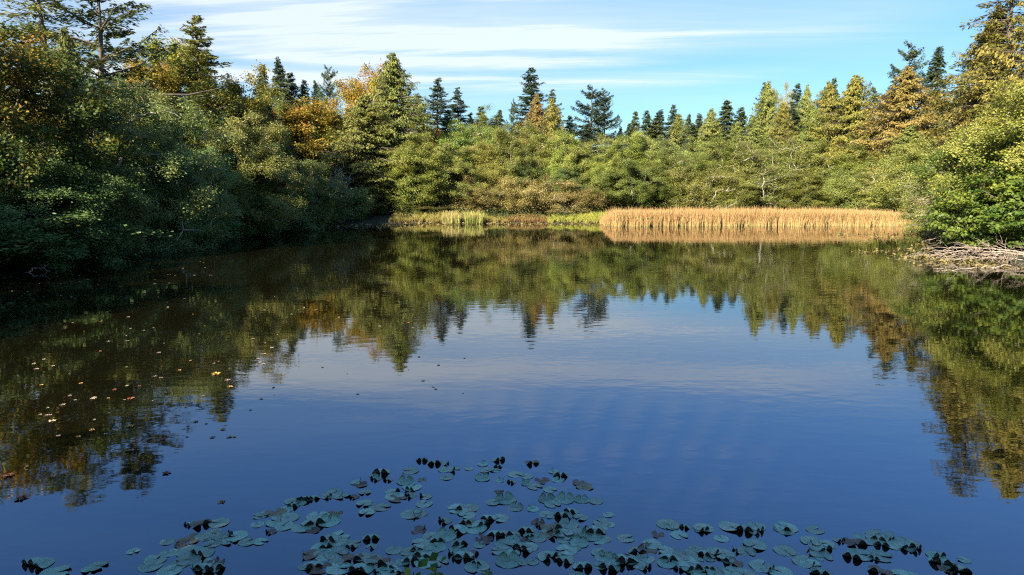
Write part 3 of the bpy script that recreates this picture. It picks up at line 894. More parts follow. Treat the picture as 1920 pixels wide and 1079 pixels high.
# ------------------------------------------------------------------ undergrowth and far woods (one uncountable mass each)
def leafy_mass(name, seed, pts, hts, per, leaf, spread, mat, label):
    rng = np.random.default_rng(seed)
    which = np.repeat(np.arange(len(pts)), per)
    n = len(which)
    C = np.zeros((n, 3))
    C[:, :2] = pts[which] + rng.normal(size=(n, 2)) * spread
    hh = rng.uniform(0, 1, n) ** 0.8
    C[:, 2] = ground_z(C[:, 0], C[:, 1]) + hh * hts[which] * np.exp(-((C[:, :2] - pts[which]) ** 2).sum(1) / (2 * (spread * 1.5) ** 2))
    N = unit(np.array([0, -.3, 1.]) + rng.normal(size=(n, 3)) * .6)
    D = rng.normal(size=(n, 3)) * np.array([1, 1, .5])
    L = leaf * rng.uniform(.6, 1.3, n)
    v, q = kites(C, D, N, L, L * .6)
    tint = .4 * rng.uniform(0, 1, len(pts))[which] + .5 * rng.uniform(0, 1, n)
    o = link(name, mesh_from(name, v, q, [M[mat]], tint))
    tag(o, label, 'undergrowth', kind='stuff')
    return o


rng = np.random.default_rng(77)
pp = np.stack([rng.uniform(-75, 85, 5200), rng.uniform(6, 150, 5200)], 1)
sd = shore_sd(pp[:, 0], pp[:, 1])
keep = (sd > 1.2) & (sd < 45)
keep &= ~((pp[:, 0] > 8) & (pp[:, 0] < 52) & (pp[:, 1] < 91) & (pp[:, 1] > 70))
keep &= (pp[:, 1] > 28)
pp = pp[keep]
hts = np.where(shore_sd(pp[:, 0], pp[:, 1]) < 6, rng.uniform(0.6, 1.8, len(pp)), rng.uniform(1.5, 5.0, len(pp)))
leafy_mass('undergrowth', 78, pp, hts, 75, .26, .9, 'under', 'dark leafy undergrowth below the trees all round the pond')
pp = np.stack([rng.uniform(-130, 150, 900), rng.uniform(118, 190, 900)], 1)
hts = rng.uniform(9, 14, len(pp)) + np.clip((pp[:, 0] - 40) / 25, 0, 1) * 8 + np.clip((-pp[:, 0] - 20) / 20, 0, 1) * 5
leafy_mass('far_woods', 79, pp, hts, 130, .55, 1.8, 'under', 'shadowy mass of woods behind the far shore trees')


# ------------------------------------------------------------------ reeds and bank grass
def blades(seed, XY, H, width, tint0, bend=0.18, nseg=3, z=None):
    rng = np.random.default_rng(seed)
    n = len(XY)
    base = np.zeros((n, 3)); base[:, :2] = XY
    base[:, 2] = -0.05 if z is None else z
    ph = rng.uniform(0, 6.28, n)
    bd = np.stack([np.cos(ph), np.sin(ph), 0 * ph], 1) * (rng.uniform(0, 1, n) ** 1.5 * bend * H)[:, None]
    sp = rng.uniform(0, 6.28, n)
    side = np.stack([np.cos(sp), np.sin(sp), 0 * sp], 1)
    vs = []
    for i in range(nseg + 1):
        t = i / nseg
        c = base + np.array([0, 0, 1.]) * (H * t * (1 - .08 * t))[:, None] + bd * t * t
        wd = (width * (1 - .75 * t ** 2))[:, None]
        vs.append(c - side * wd / 2); vs.append(c + side * wd / 2)
    v = np.stack(vs, 1)
    k = 2 * (nseg + 1)
    q, tn = [], []
    for i in range(nseg):
        q.append(np.arange(n)[:, None] * k + np.array([2 * i, 2 * i + 1, 2 * i + 3, 2 * i + 2]))
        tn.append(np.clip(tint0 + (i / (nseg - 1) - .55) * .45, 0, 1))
    return v.reshape(-1, 3), np.stack(q, 1).reshape(-1, 4), np.stack(tn, 1).ravel()


rng = np.random.default_rng(31)
xl, yl = on_water(1136, 424)
xr, yr = on_water(1760, 425)
n = 46000
u = rng.uniform(0, 1, n)
dep = rng.uniform(0, 1, n) ** 1.3 * 6.5
wa = np.cumsum(rng.normal(size=400)); wa = (wa - np.convolve(wa, np.ones(41) / 41, 'same')) / 3
front = 79.6 + 0.5 * np.interp(u, np.linspace(0, 1, 400), wa) + 1.4 * np.clip((0.04 - u) / .04, 0, 1) + 1.0 * u
XY = np.stack([xl + (xr - xl) * u, front + dep], 1)
clumpy = np.clip(.62 + .6 * np.interp(u, np.linspace(0, 1, 400), rng.normal(size=400)), 0, 1)
ok = rng.uniform(0, 1, n) < 0.8 + 0.2 * clumpy
XY, u, clumpy = XY[ok], u[ok], clumpy[ok]
n = len(u)
H = rng.uniform(1.25, 2.25, n) * (0.95 + .05 * np.interp(u, np.linspace(0, 1, 260), rng.normal(size=260))) * np.clip(.35 + u / .05, .35, 1) * (1 - .22 * np.clip((u - .72) / .28, 0, 1)) * np.where(rng.uniform(0, 1, n) < .12, 1.18, 1.0)
t0 = np.clip(.55 + rng.normal(size=n) * .23 - .06 - .30 * np.clip((u - .6) / .4, 0, 1) + .08 * (clumpy - .5), 0, 1)
n2 = 12000
u2 = rng.uniform(0, 1, n2)
XY2 = np.stack([xl + (xr - xl) * u2, 79.3 + 0.6 * np.interp(u2, np.linspace(0, 1, 400), wa) + 1.0 * u2 + 1.4 * np.clip((.04 - u2) / .04, 0, 1) + np.abs(rng.normal(size=n2)) * .7], 1)
H2 = rng.uniform(.3, 1.5, n2) * np.clip(.4 + u2 / .05, .4, 1) * (.55 + .45 * np.clip(1 + .8 * np.interp(u2, np.linspace(0, 1, 300), rng.normal(size=300)), .2, 1.4))
XY, H, u = np.concatenate([XY, XY2]), np.concatenate([H, H2]), np.concatenate([u, u2])
t0 = np.concatenate([t0, np.clip(.62 + rng.normal(size=n2) * .2, 0, 1)])
n = len(u)
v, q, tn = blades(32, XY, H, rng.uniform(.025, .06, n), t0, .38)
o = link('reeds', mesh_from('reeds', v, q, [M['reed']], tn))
tag(o, 'tawny cattail reed bed along the far shore in front of the alders', 'reeds', kind='stuff')

xs, gs = [], []
rng = np.random.default_rng(41)
a0, b0 = on_water(735, 417), on_water(1150, 413)
n = 17000
u = rng.uniform(0, 1, n)
XY = np.stack([a0[0] + (b0[0] - a0[0]) * u, 86.0 + 5.0 * rng.uniform(0, 1, n) ** 1.4 + .3 * np.interp(u, np.linspace(0, 1, 60), rng.normal(size=60))], 1)
tz = np.maximum(ground_z(XY[:, 0], XY[:, 1]), -0.05)
t0 = np.clip(np.where((u > .5) & (u < .68), .12, np.where(u > .68, .85, .45)) + rng.normal(size=n) * .15, 0, 1)
v, q, tn = blades(42, XY, rng.uniform(.22, .6, n) * (.75 + .35 * np.abs(np.interp(u, np.linspace(0, 1, 90), rng.normal(size=90)))), rng.uniform(.03, .07, n), t0, .6, 3, tz)
o = link('grass', mesh_from('grass', v, q, [M['bank_grass']], tn))
tag(o, 'yellow and rust coloured grass on the low far bank', 'grass', kind='stuff')
for px, label in [(845, 'pale yellow tuft of reeds at the waterline, left of the green tuft'), (888, 'green tuft of reeds at the waterline below the narrow willow')]:
    cx, cy = on_water(px, 420)
    n = 420
    XY = np.array([cx, cy + 1.0]) + np.clip(rng.normal(size=(n, 2)), -1.4, 1.4) * np.array([.75, .5])
    v, q, tn = blades(43 + px, XY, rng.uniform(.9, 1.9, n), rng.uniform(.025, .055, n), np.clip((.75 if px == 845 else .35) + rng.normal(size=n) * .2, 0, 1), .35)
    o = link('reed_tuft', mesh_from('reed_tuft', v, q, [M['reed_green']], tn))
    tag(o, label, 'reeds', 'reed tufts on the far waterline')


# ------------------------------------------------------------------ lily pads
def pad_mesh(seed, top, fold, r=0.135, fold2=None, wave=0.006, at_=0.1):
    """A heart shaped pad, its notch along +y; the two lobes beside the notch may be folded up by the angle fold."""
    rng = np.random.default_rng(seed)
    nth, nr = 30, 7
    al = R(rng.uniform(9, 15))
    th = np.linspace(al, 2 * np.pi - al, nth)
    edge = np.minimum((th - al), (2 * np.pi - al - th))
    out = r * (1.0 + .10 * np.cos(th) - .05 * np.cos(2 * th)) * np.clip(.62 + edge / R(34), 0, 1) ** .7
    out *= 1 + .02 * np.sin(th * 5 + rng.uniform(0, 6))
    rr = np.linspace(0.02, 1, nr)
    X = np.sin(th)[None] * out[None] * rr[:, None] * rng.uniform(.82, .95)
    Y = np.cos(th)[None] * out[None] * rr[:, None] - .02
    Z = wave * .5 * (np.sin(th * 3 + rng.uniform(0, 6))[None] - .5) * rr[:, None] ** 2 + .004
    y0 = at_ * r
    for sgn, fo in ((1, fold), (-1, fold if fold2 is None else fold2)):
        m_ = (Y > y0) & (X * sgn > 0)
        bl = .45 * r
        s = np.clip((Y - y0), 0, None)
        ang = fo * np.clip(s / bl, 0, 1)
        # bend along a curve: integrate the direction
        ss = np.linspace(0, 2 * r, 200)
        aa = fo * np.clip(ss / bl, 0, 1)
        cy = np.concatenate([[0], np.cumsum(np.cos(aa[:-1]) * (ss[1] - ss[0]))])
        cz = np.concatenate([[0], np.cumsum(np.sin(aa[:-1]) * (ss[1] - ss[0]))])
        Yn = y0 + np.interp(s, ss, cy)
        Zn = Z + np.interp(s, ss, cz)
        Xn = X * (1 - .12 * math.sin(min(fo, 1.5)) * np.clip(s / r, 0, 1))
        X, Y, Z = np.where(m_, Xn, X), np.where(m_, Yn, Y), np.where(m_, Zn, Z)
    V = np.stack([X, Y, Z], -1)
    idx = np.arange(nr * nth).reshape(nr, nth)
    # normals for the thickness
    du = np.gradient(V, axis=0); dv = np.gradient(V, axis=1)
    Nn = unit(np.cross(du, dv)); Nn *= np.sign((Nn * np.array([0, 0, 1])).sum() or 1)
    VB = V - Nn * .0022
    q1 = np.stack([idx[:-1, :-1], idx[:-1, 1:], idx[1:, 1:], idx[1:, :-1]], -1).reshape(-1, 4)
    off = nr * nth
    q2 = q1[:, ::-1] + off
    ring = np.concatenate([idx[0, ::1], idx[:, -1][1:], idx[-1, ::-1][1:], idx[::-1, 0][1:-1]])
    nxt = np.roll(ring, -1)
    q3 = np.stack([ring, nxt, nxt + off, ring + off], 1)
    quads = np.concatenate([q1, q2, q3])
    mi = np.concatenate([np.zeros(len(q1)), np.ones(len(q2)), np.ones(len(q3))])
    return mesh_from('lily_pad', np.concatenate([V.reshape(-1, 3), VB.reshape(-1, 3)]), quads, [M[top], M['pad_under']], None, mi, True)


PADS = {
    'F': [pad_mesh(500 + i, 'pad', R(a), wave=.008) for i, a in enumerate((0, 6, 3, 12, 20))],
    'U': [pad_mesh(520 + i, 'pad', R(a), fold2=R(b)) for i, (a, b) in enumerate(((88, 95), (102, 80), (75, 98), (96, 96), (110, 92)))],
    'S': [pad_mesh(540 + i, 'pad', R(a), fold2=R(b)) for i, (a, b) in enumerate(((95, 8), (5, 88), (60, 100)))],
    'W': [pad_mesh(560 + i, 'pad_brown', R(a), fold2=R(b), wave=.02) for i, (a, b) in enumerate(((40, 95), (10, 3), (80, 55)))],
    'Y': [pad_mesh(580 + i, 'pad_yellow', R(a), fold2=R(b), wave=.015) for i, (a, b) in enumerate(((4, 8), (30, 10), (70, 20), (2, 3)))],
}


def c6(x, y): return 560 + x / 2.8235, 800 + y / 2.8235
def c7(x, y): return 1100 + x / 2.3415, 800 + y / 2.3415
def c9(x, y): return 280 + x / 4.571, 900 + y / 4.571


# (type, crop x, crop y): F flat, D lobes raised toward the viewer (dark backs), B lobes raised on the far side, S one lobe up, W withered
SPOTS6 = """D 655 180|D 720 195|S 775 200|F 770 230|S 815 230|F 900 222|S 970 200|D 1055 180|D 1055 212|F 1000 232|W 1235 195|F 585 233|F 780 270|B 975 275|B 1065 285|D 1130 295|F 1045 235|F 1150 255
F 1205 265|B 1205 300|S 1350 240|F 1370 285|W 1290 285|D 1390 262|F 1330 335|F 1250 320|W 1510 320|W 1480 300|D 435 245|D 470 285|D 405 280|F 400 262|S 310 295|W 330 310|B 565 290|W 655 285|F 600 318|D 595 335|F 350 350
W 290 375|F 510 370|W 525 385|S 500 350|D 590 365|S 665 375|F 665 410|F 345 410|F 360 455|F 440 430|S 395 420|F 600 465|S 625 462|D 80 380|D 25 390|F 185 355|D 155 375|F 225 370|W 190 465|B 160 505|D 85 515|F 20 530|F 100 475|W 80 550
F 835 435|S 870 440|F 905 430|F 890 470|W 1060 345|B 1100 390|F 1030 400|B 1150 430|B 1235 435|B 1315 385|B 1410 385|B 1500 390|F 1575 395|F 1350 415|F 1320 470|D 1440 450|D 1400 475|F 1490 485|F 1430 515|F 1640 468|F 1600 510|F 1590 540|F 1640 520
F 1060 485|D 1000 490|D 975 520|F 930 540|D 880 510|W 895 510|W 645 550|F 705 580|B 780 580|D 845 550|F 640 620|D 740 605|F 730 640|F 675 640|D 1045 575|D 1090 575|F 1135 575|S 1135 600|W 1265 510|D 1280 530|W 1340 540|D 1205 555|W 1205 600
F 1400 565|F 1270 590|W 1340 575|F 1480 570|S 1550 560|F 1580 605|S 1545 580|B 1490 615|F 1440 640|F 1420 655|D 1170 635|F 1130 670|D 1190 655|B 1115 715|F 1180 720|F 1240 715|D 1320 690|W 1290 690|F 1400 690|D 1410 715|D 1500 745|F 1510 735
F 505 655|F 590 665|D 630 650|F 640 690|D 590 710|F 550 715|F 665 720|D 660 685|F 750 720|D 850 625|F 850 650|D 830 680|D 870 690|W 920 680|F 960 630|W 975 600|F 945 745|F 985 760|D 950 725|F 215 585|D 170 600|F 190 610|D 275 635|F 295 620|S 385 640|W 285 700
F 115 640|F 105 675|W 45 680|F 30 745|W 110 750|D 75 740|F 340 690|F 390 705|F 220 755|D 290 765|D 330 760|F 380 745|D 420 770|W 415 720|D 480 740|D 515 770|F 470 770|F 200 720|F 1590 740|S 1620 690|D 1640 750|W 1720 700|D 1735 710"""
SPOTS7 = """F 360 430|S 370 440|F 405 480|F 510 445|D 510 455|F 590 490|F 635 440|D 690 455|F 745 440|D 745 460|F 870 445|S 860 450|W 315 475|F 285 515|F 345 545|D 225 550|W 262 540|F 740 520|F 700 550|S 665 545|F 590 560|S 570 550|F 435 560|F 490 590
F 540 580|D 520 565|W 640 600|F 620 590|D 365 580|F 350 600|F 270 580|D 255 620|F 770 610|S 810 620|F 850 640|F 985 505|F 1050 515|D 1035 540|F 960 590|S 985 605|F 1040 570|S 1000 550|F 1225 495|W 1180 515|D 1280 495|D 1330 495|D 1290 520|F 1270 475|F 1345 520
F 1415 515|D 1400 530|D 1440 540|F 1205 565|D 1170 575|F 1290 570|D 1265 580|D 1540 570|F 1545 580|D 1560 600|W 1605 630|W 1290 640|F 1380 655|D 1030 650|F 455 630|D 460 625|D 410 625|D 540 625|F 500 645|F 590 640|F 640 640|F 690 650|D 160 600|B 100 580|F 60 610"""
SPOTS9 = """F 160 530|W 345 520|W 275 555|F 590 370|W 440 385|F 560 445|F 600 490|S 640 500|F 690 530|S 740 490|F 840 530|F 540 555|F 160 630|F 350 615|D 450 635|F 30 670|F 240 730|F 330 690|D 400 765|F 460 715|D 500 765|W 575 720|D 560 770|F 180 780|F 980 295|W 1090 285|F 1160 255|S 1180 325|F 925 380|F 1150 400|W 1040 450|F 1090 360
F 1230 190|D 1235 225|D 1300 205|D 1345 165|F 20 735|F 60 690"""
GP_FLAT = 'flat lily pads in the near raft'
prg = random.Random(12)
npad = 0


def put_pad(kind, px, py, jitter=0.0, group=None, label=None, size=None):
    global npad
    ty = {'D': 'U', 'B': 'U'}.get(kind, kind)
    me = prg.choice(PADS[ty])
    x, y = on_water(px + prg.uniform(-jitter, jitter), py + prg.uniform(-jitter, jitter) * .5)
    o = link('lily_pad', me, loc=(x, y, 0.001 + 0.0007 * (npad % 7)))
    sz = size or prg.choice((.62, .75, .85, .95, 1.0, 1.1, 1.22))
    o.scale = (sz, sz, sz)
    if kind == 'D':
        a = math.pi + prg.gauss(0, .45)        # notch toward the viewer
    elif kind == 'B':
        a = prg.gauss(0, .4)
    else:
        a = prg.uniform(0, 6.28)
    o.rotation_euler = (0, 0, a)
    tag(o, label, 'lily pad', group)
    npad += 1
    return o


WHAT = {'F': 'flat teal lily pad afloat', 'D': 'lily pad with dark lobes folded up', 'B': 'lily pad with paired lobes standing like wings',
        'S': 'lily pad with one edge curled up', 'W': 'withered brownish lily pad'}
WHERE = {0: 'in the loose raft at the lower left', 1: 'in the dense middle raft', 2: 'in the sparse raft at the lower right'}
for spots, fn in ((SPOTS6, c6), (SPOTS7, c7), (SPOTS9, c9)):
    for s in spots.replace('\n', '|').split('|'):
        k, sx, sy = s.split()
        px, py = fn(float(sx), float(sy))
        z_ = 0 if px < 640 else (1 if px < 1190 else 2)
        lab = WHAT[k] + ' ' + WHERE[z_]
        put_pad(k, px, py, 1.5, group=lab + 's' if False else WHAT[k].replace('lily pad', 'lily pads', 1) + ' ' + WHERE[z_], label=lab)
near = [o for o in bpy.data.objects if o.name.startswith('lily_pad') and o.location.y < 8.9]
for i in range(44):
    b = prg.choice(near)
    o = put_pad('F' if i % 4 else 'D', 960, 1000)
    o.location.x, o.location.y = b.location.x + prg.gauss(0, .3), b.location.y + prg.gauss(0, .22)
    k = 'F' if i % 4 else 'D'
    z_ = 0 if o.location.x < -2.1 else (1 if o.location.x < 1.5 else 2)
    tag(o, WHAT[k] + ' ' + WHERE[z_], 'lily pad', WHAT[k].replace('lily pad', 'lily pads', 1) + ' ' + WHERE[z_])
for px, py, k in [(75, 1060, 'D'), (95, 1072, 'F'), (60, 1058, 'D'), (170, 1068, 'F'), (185, 1062, 'F'), (110, 1075, 'F')]:
    put_pad(k, px, py, 2, 'lily pads in the small clump at the lower left corner', 'lily pad of the small clump in the lower left corner')

# yellow pads by the brush pile: the first ones singly up to 300 in all, the rest and those of the far shore as one raft
yel = []
r2 = random.Random(8)
for cx, cy, wx_, wy_, n in [(1720, 482, 60, 8, 70), (1640, 474, 32, 3, 34), (1690, 470, 60, 4, 30), (1800, 492, 90, 8, 120), (1870, 500, 60, 7, 70), (1650, 446, 60, 3, 34), (1600, 440, 50, 2, 24),
                            (1740, 458, 50, 5, 40), (1700, 440, 60, 4, 40)]:
    for i in range(n):
        yel.append((cx + r2.gauss(0, .5) * wx_, cy + r2.gauss(0, .5) * wy_))
yel.sort(key=lambda p: -p[1])
single = max(0, 300 - npad)
for px, py in yel[:single]:
    put_pad('Y', px, py, 0, 'yellowing lily pads round the brush pile', 'yellowing lily pad of the raft round the brush pile', 1.25)
rest = yel[single:]
for i in range(1300):
    px = r2.uniform(600, 1135)
    lo = 424 if px < 760 else 421
    rest.append((px, lo + r2.gauss(0, 2.3) - (2.5 if px > 800 else 0)))
VV, QQ = [], []
rng = np.random.default_rng(3)
base_me = [(np.array([[math.cos(a), math.sin(a)] for a in np.linspace(0.25, 6.03, 9)]))]
cen = np.array([on_water(*p) for p in rest])
n = len(cen)
rad_ = np.where(np.arange(n) < n - 1300, rng.uniform(.08, .14, n), rng.uniform(.10, .19, n))
rot = rng.uniform(0, 6.28, n)
aa = np.linspace(.2, 6.08, 8)
rim = np.stack([np.cos(aa[None] + rot[:, None]), np.sin(aa[None] + rot[:, None])], -1) * rad_[:, None, None] + cen[:, None, :]
z = np.full((n, 8), .012) + np.maximum(0, rng.normal(size=(n, 1)) * .02) + np.maximum(0, rng.normal(size=(n, 8)) * .05) + (rng.uniform(0, 1, (n, 1)) < .3) * np.maximum(0, np.sin(aa[None] + rng.uniform(0, 6, (n, 1)))) * .12
ctr = np.concatenate([cen[:, None, :], np.full((n, 1, 1), .012)], 2)
V_ = np.concatenate([ctr, np.concatenate([rim, z[..., None]], 2)], 1)
fq = np.array([[0, 1, 2, 3], [0, 3, 4, 5], [0, 5, 6, 7], [0, 7, 8, 0]])[:3]
Q_ = (np.arange(n) * 9)[:, None, None] + fq[None]
o = link('far_lily_pads', mesh_from('far_lily_pads', V_.reshape(-1, 3), Q_.reshape(-1, 4), [M['pad_yellow']]))
tag(o, 'thin line of small yellowing lily pads floating off the far shore', 'lily pads', kind='stuff')


# ------------------------------------------------------------------ fallen leaves on the water
def fallen_leaf(seed, mat, r=.1):
    rng = np.random.default_rng(seed)
    a = np.linspace(0, 2 * np.pi, 21)[:-1]
    lobes = np.abs(np.cos(a * 2.5)) ** .8 * .6 + .42 + rng.uniform(-.06, .06, 20)
    rim_ = np.stack([np.sin(a) * lobes * r, np.cos(a) * lobes * r, rng.uniform(0, .03, 20)], 1)
    mid = rim_ * np.array([.45, .45, .3])
    V = np.concatenate([[[0, 0, .004]], mid, rim_])
    V[:, 2] += .004
    q = []
    for i in range(20):
        j = (i + 1) % 20
        q.append([1 + i, 1 + j, 21 + j, 21 + i])
    for i in range(0, 20, 2):
        q.append([0, 1 + i, 1 + (i + 1) % 20, 1 + (i + 2) % 20])
    V2 = V - np.array([0, 0, .003])
    q = np.array(q)
    return mesh_from('fallen_leaf', np.concatenate([V, V2]), np.concatenate([q, q[:, ::-1] + len(V)]), [M[mat]])


LEAF_O = [fallen_leaf(700 + i, 'leaf_orange') for i in range(3)]
LEAF_P = [fallen_leaf(710 + i, 'leaf_pale') for i in range(3)]
BIG = [((40, 935), 1.0, 'large orange maple leaf afloat on the dark reflection near the lower left edge'), ((405, 702), 1.1, 'large orange maple leaf afloat on the tree reflection, biggest of a close trio'),
       ((427, 714), .8, 'narrow pale orange leaf afloat just beyond the biggest of the trio'), ((245, 748), .8, 'orange leaf afloat between the reflected treetops'), ((244, 800), .8, 'orange leaf afloat on a reflected treetop near the blue'),
       ((244, 846), .75, 'orange leaf afloat at the tip of a reflected treetop'), ((312, 888), .7, 'yellow leaf afloat alone on blue water'), ((15, 893), .9, 'orange leaf afloat at the picture edge'),
       ((432, 726), .7, 'small orange leaf afloat beside the trio'), ((98, 790), .7, 'pale leaf afloat on the brown reflection'), ((118, 760), .6, 'small tan leaf afloat on the brown reflection'), ((305, 825), .6, 'small orange leaf afloat at the edge of blue water'),
       ((415, 942), .6, 'brown leaf afloat near the loose lily pads'), ((430, 820), .55, 'tan leaf afloat on open blue water'), ((418, 806), .6, 'orange leaf afloat below the mirrored fir tip')]
for i, ((px, py), s, lab) in enumerate(BIG):
    x, y = on_water(px, py)
    o = link('fallen_leaf', (LEAF_P if 'pale' in lab or 'tan' in lab else LEAF_O)[i % 3], loc=(x, y, .003))
    o.rotation_euler = (0, 0, i * 1.7)
    o.scale = (s, s, s)
    tag(o, lab, 'leaf')
r3 = random.Random(21)
spots = [(r3.uniform(0, 330), r3.uniform(490, 560)) for _ in range(75)] + [(r3.uniform(60, 520), r3.uniform(555, 830)) for _ in range(70)] + [(r3.uniform(480, 900), r3.uniform(570, 760)) for _ in range(32)] + \
        [(r3.uniform(300, 420), r3.uniform(485, 520)) for _ in range(8)]
for i, (px, py) in enumerate(spots):
    x, y = on_water(px, py)
    if shore_sd(np.array([x]), np.array([y]))[0] > -.6:
        continue
    o = link('fallen_leaf', r3.choice(LEAF_P + LEAF_P + LEAF_O), loc=(x, y, .003))
    s = r3.uniform(.22, .6)
    o.scale = (s, s, s)
    o.rotation_euler = (0, 0, r3.uniform(0, 6.28))
    tag(o, 'tiny drifting leaf, one of the specks scattered over the tree reflections', 'leaf', 'specks of fallen leaves on the water')


# ------------------------------------------------------------------ dead wood
def arc(p0, p1, rise, n=9, jit=.05, rng=None):
    t = np.linspace(0, 1, n)[:, None]
    P = p0 * (1 - t) + p1 * t + np.array([0, 0, 1.]) * rise * 4 * t * (1 - t)
    if rng is not None:
        P[1:-1] += rng.normal(size=(n - 2, 3)) * jit
    return P


def dead_branch(seed, p0, p1, rise, r0, ntw, twlen, twdir, mat, name, label, cat='branch', group=None, lowest=0.01):
    rng = np.random.default_rng(seed)
    p0, p1 = np.array(p0, float), np.array(p1, float)
    o3 = p0.copy()
    main = arc(p0, p1, rise, 12, .05, rng) - o3
    rad = np.linspace(r0, r0 * .3, 12)
    lines, tw = [(main, rad)], []
    for i in range(ntw):
        t = rng.uniform(.12, .98)
        k = t * 11
        a = main[int(k)] + (main[min(int(k) + 1, 11)] - main[int(k)]) * (k % 1)
        d = np.array(twdir) + rng.normal(size=3) * .45
        L = twlen * rng.uniform(.35, 1.1)
        e = a + unit(d) * L
        e[2] = max(e[2], lowest - o3[2])
        P = arc(a, e, rng.uniform(.0, .14) * L, 7, .03 * L, rng)
        tw.append((P, np.linspace(r0 * .34, .005, 7)))
        for j in range(3):
            b = P[rng.integers(2, 6)]
            e2 = b + unit(d + rng.normal(size=3) * .7) * L * .45
            e2[2] = max(e2[2], lowest - o3[2])
            tw.append((arc(b, e2, .05 * L, 5, .02 * L, rng), np.linspace(r0 * .18, .004, 5)))
    va, qa = polyline_tubes(lines, 7)
    vb, qb = polyline_tubes(tw, 4)
    root = link(name, mesh_from(name, np.concatenate([va, vb]), np.concatenate([qa, qb + len(va)]), [M[mat]], smooth=True), loc=p0)
    tag(root, label, cat, group)
    return root


def W3(px, py, z):
    x, y = on_water(px, py, z)
    return (x, y, z)


GB = 'bleached fallen branches of the brush pile'
dead_branch(1, W3(1960, 488, .25), W3(1745, 480, .1), .42, .05, 24, 1.9, (-1, -.15, -.25), 'driftwood', 'fallen_branch', 'high arching bleached branch on top of the brush pile', group=GB)
dead_branch(2, W3(1950, 482, .3), W3(1752, 470, .3), .35, .045, 18, 1.8, (-1, .1, -.2), 'driftwood', 'fallen_branch', 'bleached branch at the back of the brush pile near the maple bush', group=GB)
dead_branch(3, W3(1960, 492, .1), W3(1790, 487, .1), .2, .035, 18, 1.6, (-1, -.2, -.1), 'driftwood', 'fallen_branch', 'low bleached branch in the middle of the brush pile', group=GB)
dead_branch(4, W3(1895, 499, .06), W3(1765, 508, .03), .04, .045, 10, .8, (-.6, -.3, .1), 'driftwood', 'fallen_branch', 'thin straight branch lying on the water in front of the brush pile', group=GB)
dead_branch(5, W3(1990, 490, .5), W3(1840, 478, .2), .28, .045, 18, 1.6, (-.8, -.2, -.3), 'driftwood', 'fallen_branch', 'tangled bleached branch where the brush pile meets the picture edge', group=GB)
dead_branch(6, W3(1868, 478, .05), W3(1858, 440, .3), .1, .03, 7, .8, (-.3, 0, .8), 'driftwood', 'fallen_branch', 'upright reddish stick poking out of the brush pile', group=GB)
dead_branch(7, W3(1740, 452, .1), W3(1795, 440, .3), .15, .04, 8, .8, (.3, -.2, .2), 'driftwood', 'fallen_branch', 'lone pale branch at the water behind the brush pile', group=GB)
dead_branch(8, W3(140, 474, .1), W3(152, 446, 1.6), .2, .05, 42, 1.2, (.1, -.3, .15), 'dead_grey', 'dead_snag', 'bleached grey snag with twisted twigs on the dark bank', 'snag')
dead_branch(9, W3(48, 512, .0), W3(93, 508, .02), .16, .03, 2, .3, (.5, 0, .05), 'driftwood', 'drift_branch', 'bare curved branch arching out of the dark water', 'branch')

# arching willow: long thin pale limbs swept out over the reeds
rng = np.random.default_rng(90)
bx, by = at_depth(1848, 400, 57)[0], 57.0
root = link('arching_willow', None, loc=(bx, by, gz(bx, by)))
tag(root, 'arching willow with long thin pale limbs swept down over the end of the reeds', 'shrub')
lines, CC, DD = [], [], []
for i in range(95):
    ang = rng.normal(math.pi, .45)
    L = rng.uniform(2.2, 6.2)
    st = np.array([rng.normal() * .7, rng.normal() * .7, rng.uniform(0, 1.5)])
    topz = rng.uniform(.6, 4.2)
    e = st + np.array([math.cos(ang) * L, math.sin(ang) * L * .8, topz])
    P = arc(st, e, rng.uniform(.3, .9), 10, .05, rng)
    lines.append((P, np.linspace(.028, .006, 10)))
    for j in range(5):
        b = P[rng.integers(4, 10)]
        e2 = b + np.array([math.cos(ang), math.sin(ang), rng.uniform(-.6, .5)]) * rng.uniform(.5, 1.5) + rng.normal(size=3) * .25
        Q = arc(b, e2, .1, 5, .03, rng)
        lines.append((Q, np.linspace(.009, .004, 5)))
        m_ = 34
        tt = rng.uniform(0, 4, m_)
        CC.append(Q[tt.astype(int)] + (Q[np.minimum(tt.astype(int) + 1, 4)] - Q[tt.astype(int)]) * (tt % 1)[:, None] + rng.normal(size=(m_, 3)) * .12)
        DD.append(np.tile(unit(e2 - b), (m_, 1)) + rng.normal(size=(m_, 3)) * .6)
v, q = polyline_tubes(lines, 4)
link('limbs', mesh_from('limbs', v, q, [M['bark_pale']], smooth=True), root)
C, D = np.concatenate(CC), np.concatenate(DD)
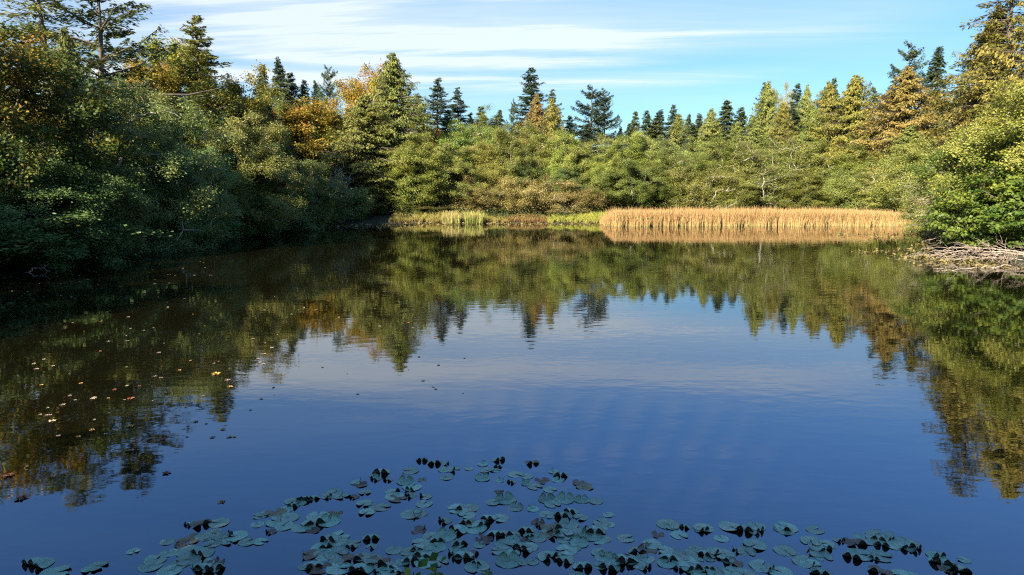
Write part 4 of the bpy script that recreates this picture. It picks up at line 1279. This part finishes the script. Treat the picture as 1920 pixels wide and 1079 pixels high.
v, q = kites(C, D, rng.normal(size=C.shape) * .7 + np.array([0, 0, 1.]), rng.uniform(.08, .18, len(C)), rng.uniform(.03, .06, len(C)))
link('crown', mesh_from('crown', v, q, [M['alder_olive']], rng.uniform(.2, 1, len(C))), root)

# shoots on the viewer's bank, their tips just in the picture
rng = np.random.default_rng(95)


def tip_shrub(px, py, d, n, spread, label):
    x, z_ = at_depth(px, py, d)
    g0 = gz(x, d)
    root = link('leafy_shoot', None, loc=(x, d, g0))
    tag(root, label, 'shrub')
    H = z_ - g0
    lines, CC, DD = [], [], []
    for i in range(9):
        e = np.array([rng.normal() * spread, rng.normal() * spread * .35, H - abs(rng.normal()) * .08])
        P = arc(np.array([rng.normal() * .08, rng.normal() * .08, 0]), e, 0, 7, .02, rng)
        lines.append((P, np.linspace(.012, .004, 7)))
        for j in range(n // 9):
            t_ = 1 - abs(rng.normal()) * .07
            a = P[5] + (P[6] - P[5]) * ((max(t_, .84) * 6) - 5)
            CC.append(a + rng.normal(size=3) * .045)
            DD.append(np.array([rng.normal(), rng.normal(), .6]))
    v, q = polyline_tubes(lines, 5)
    link('stem', mesh_from('stem', v, q, [M['bark']], smooth=True), root)
    C, D = np.array(CC), np.array(DD)
    L = rng.uniform(.055, .095, len(C))
    v, q = kites(C, D, rng.normal(size=C.shape) * .6 + np.array([0, -.5, .8]), L, L * .7)
    link('foliage', mesh_from('foliage', v, q, [M['shrub_leaf']], rng.uniform(0, 1, len(C))), root)


tip_shrub(826, 1068, 4.2, 190, .11, 'bright green leafy shoot tip poking in at the bottom edge')
x, z_ = at_depth(765, 1066, 4.1)
g0 = gz(x, 4.1)
n = 60
XY = np.array([x, 4.1]) + rng.normal(size=(n, 2)) * np.array([.05, .05])
v, q, tn = blades(96, XY, (z_ - g0) * rng.uniform(.75, 1.0, n), np.full(n, .008), rng.uniform(0, 1, n), .12, 3, np.full(n, g0))
o = link('grass_tuft', mesh_from('grass_tuft', v, q, [M['straw']], tn))
tag(o, 'dry straw coloured grass tuft poking in at the bottom edge', 'grass')
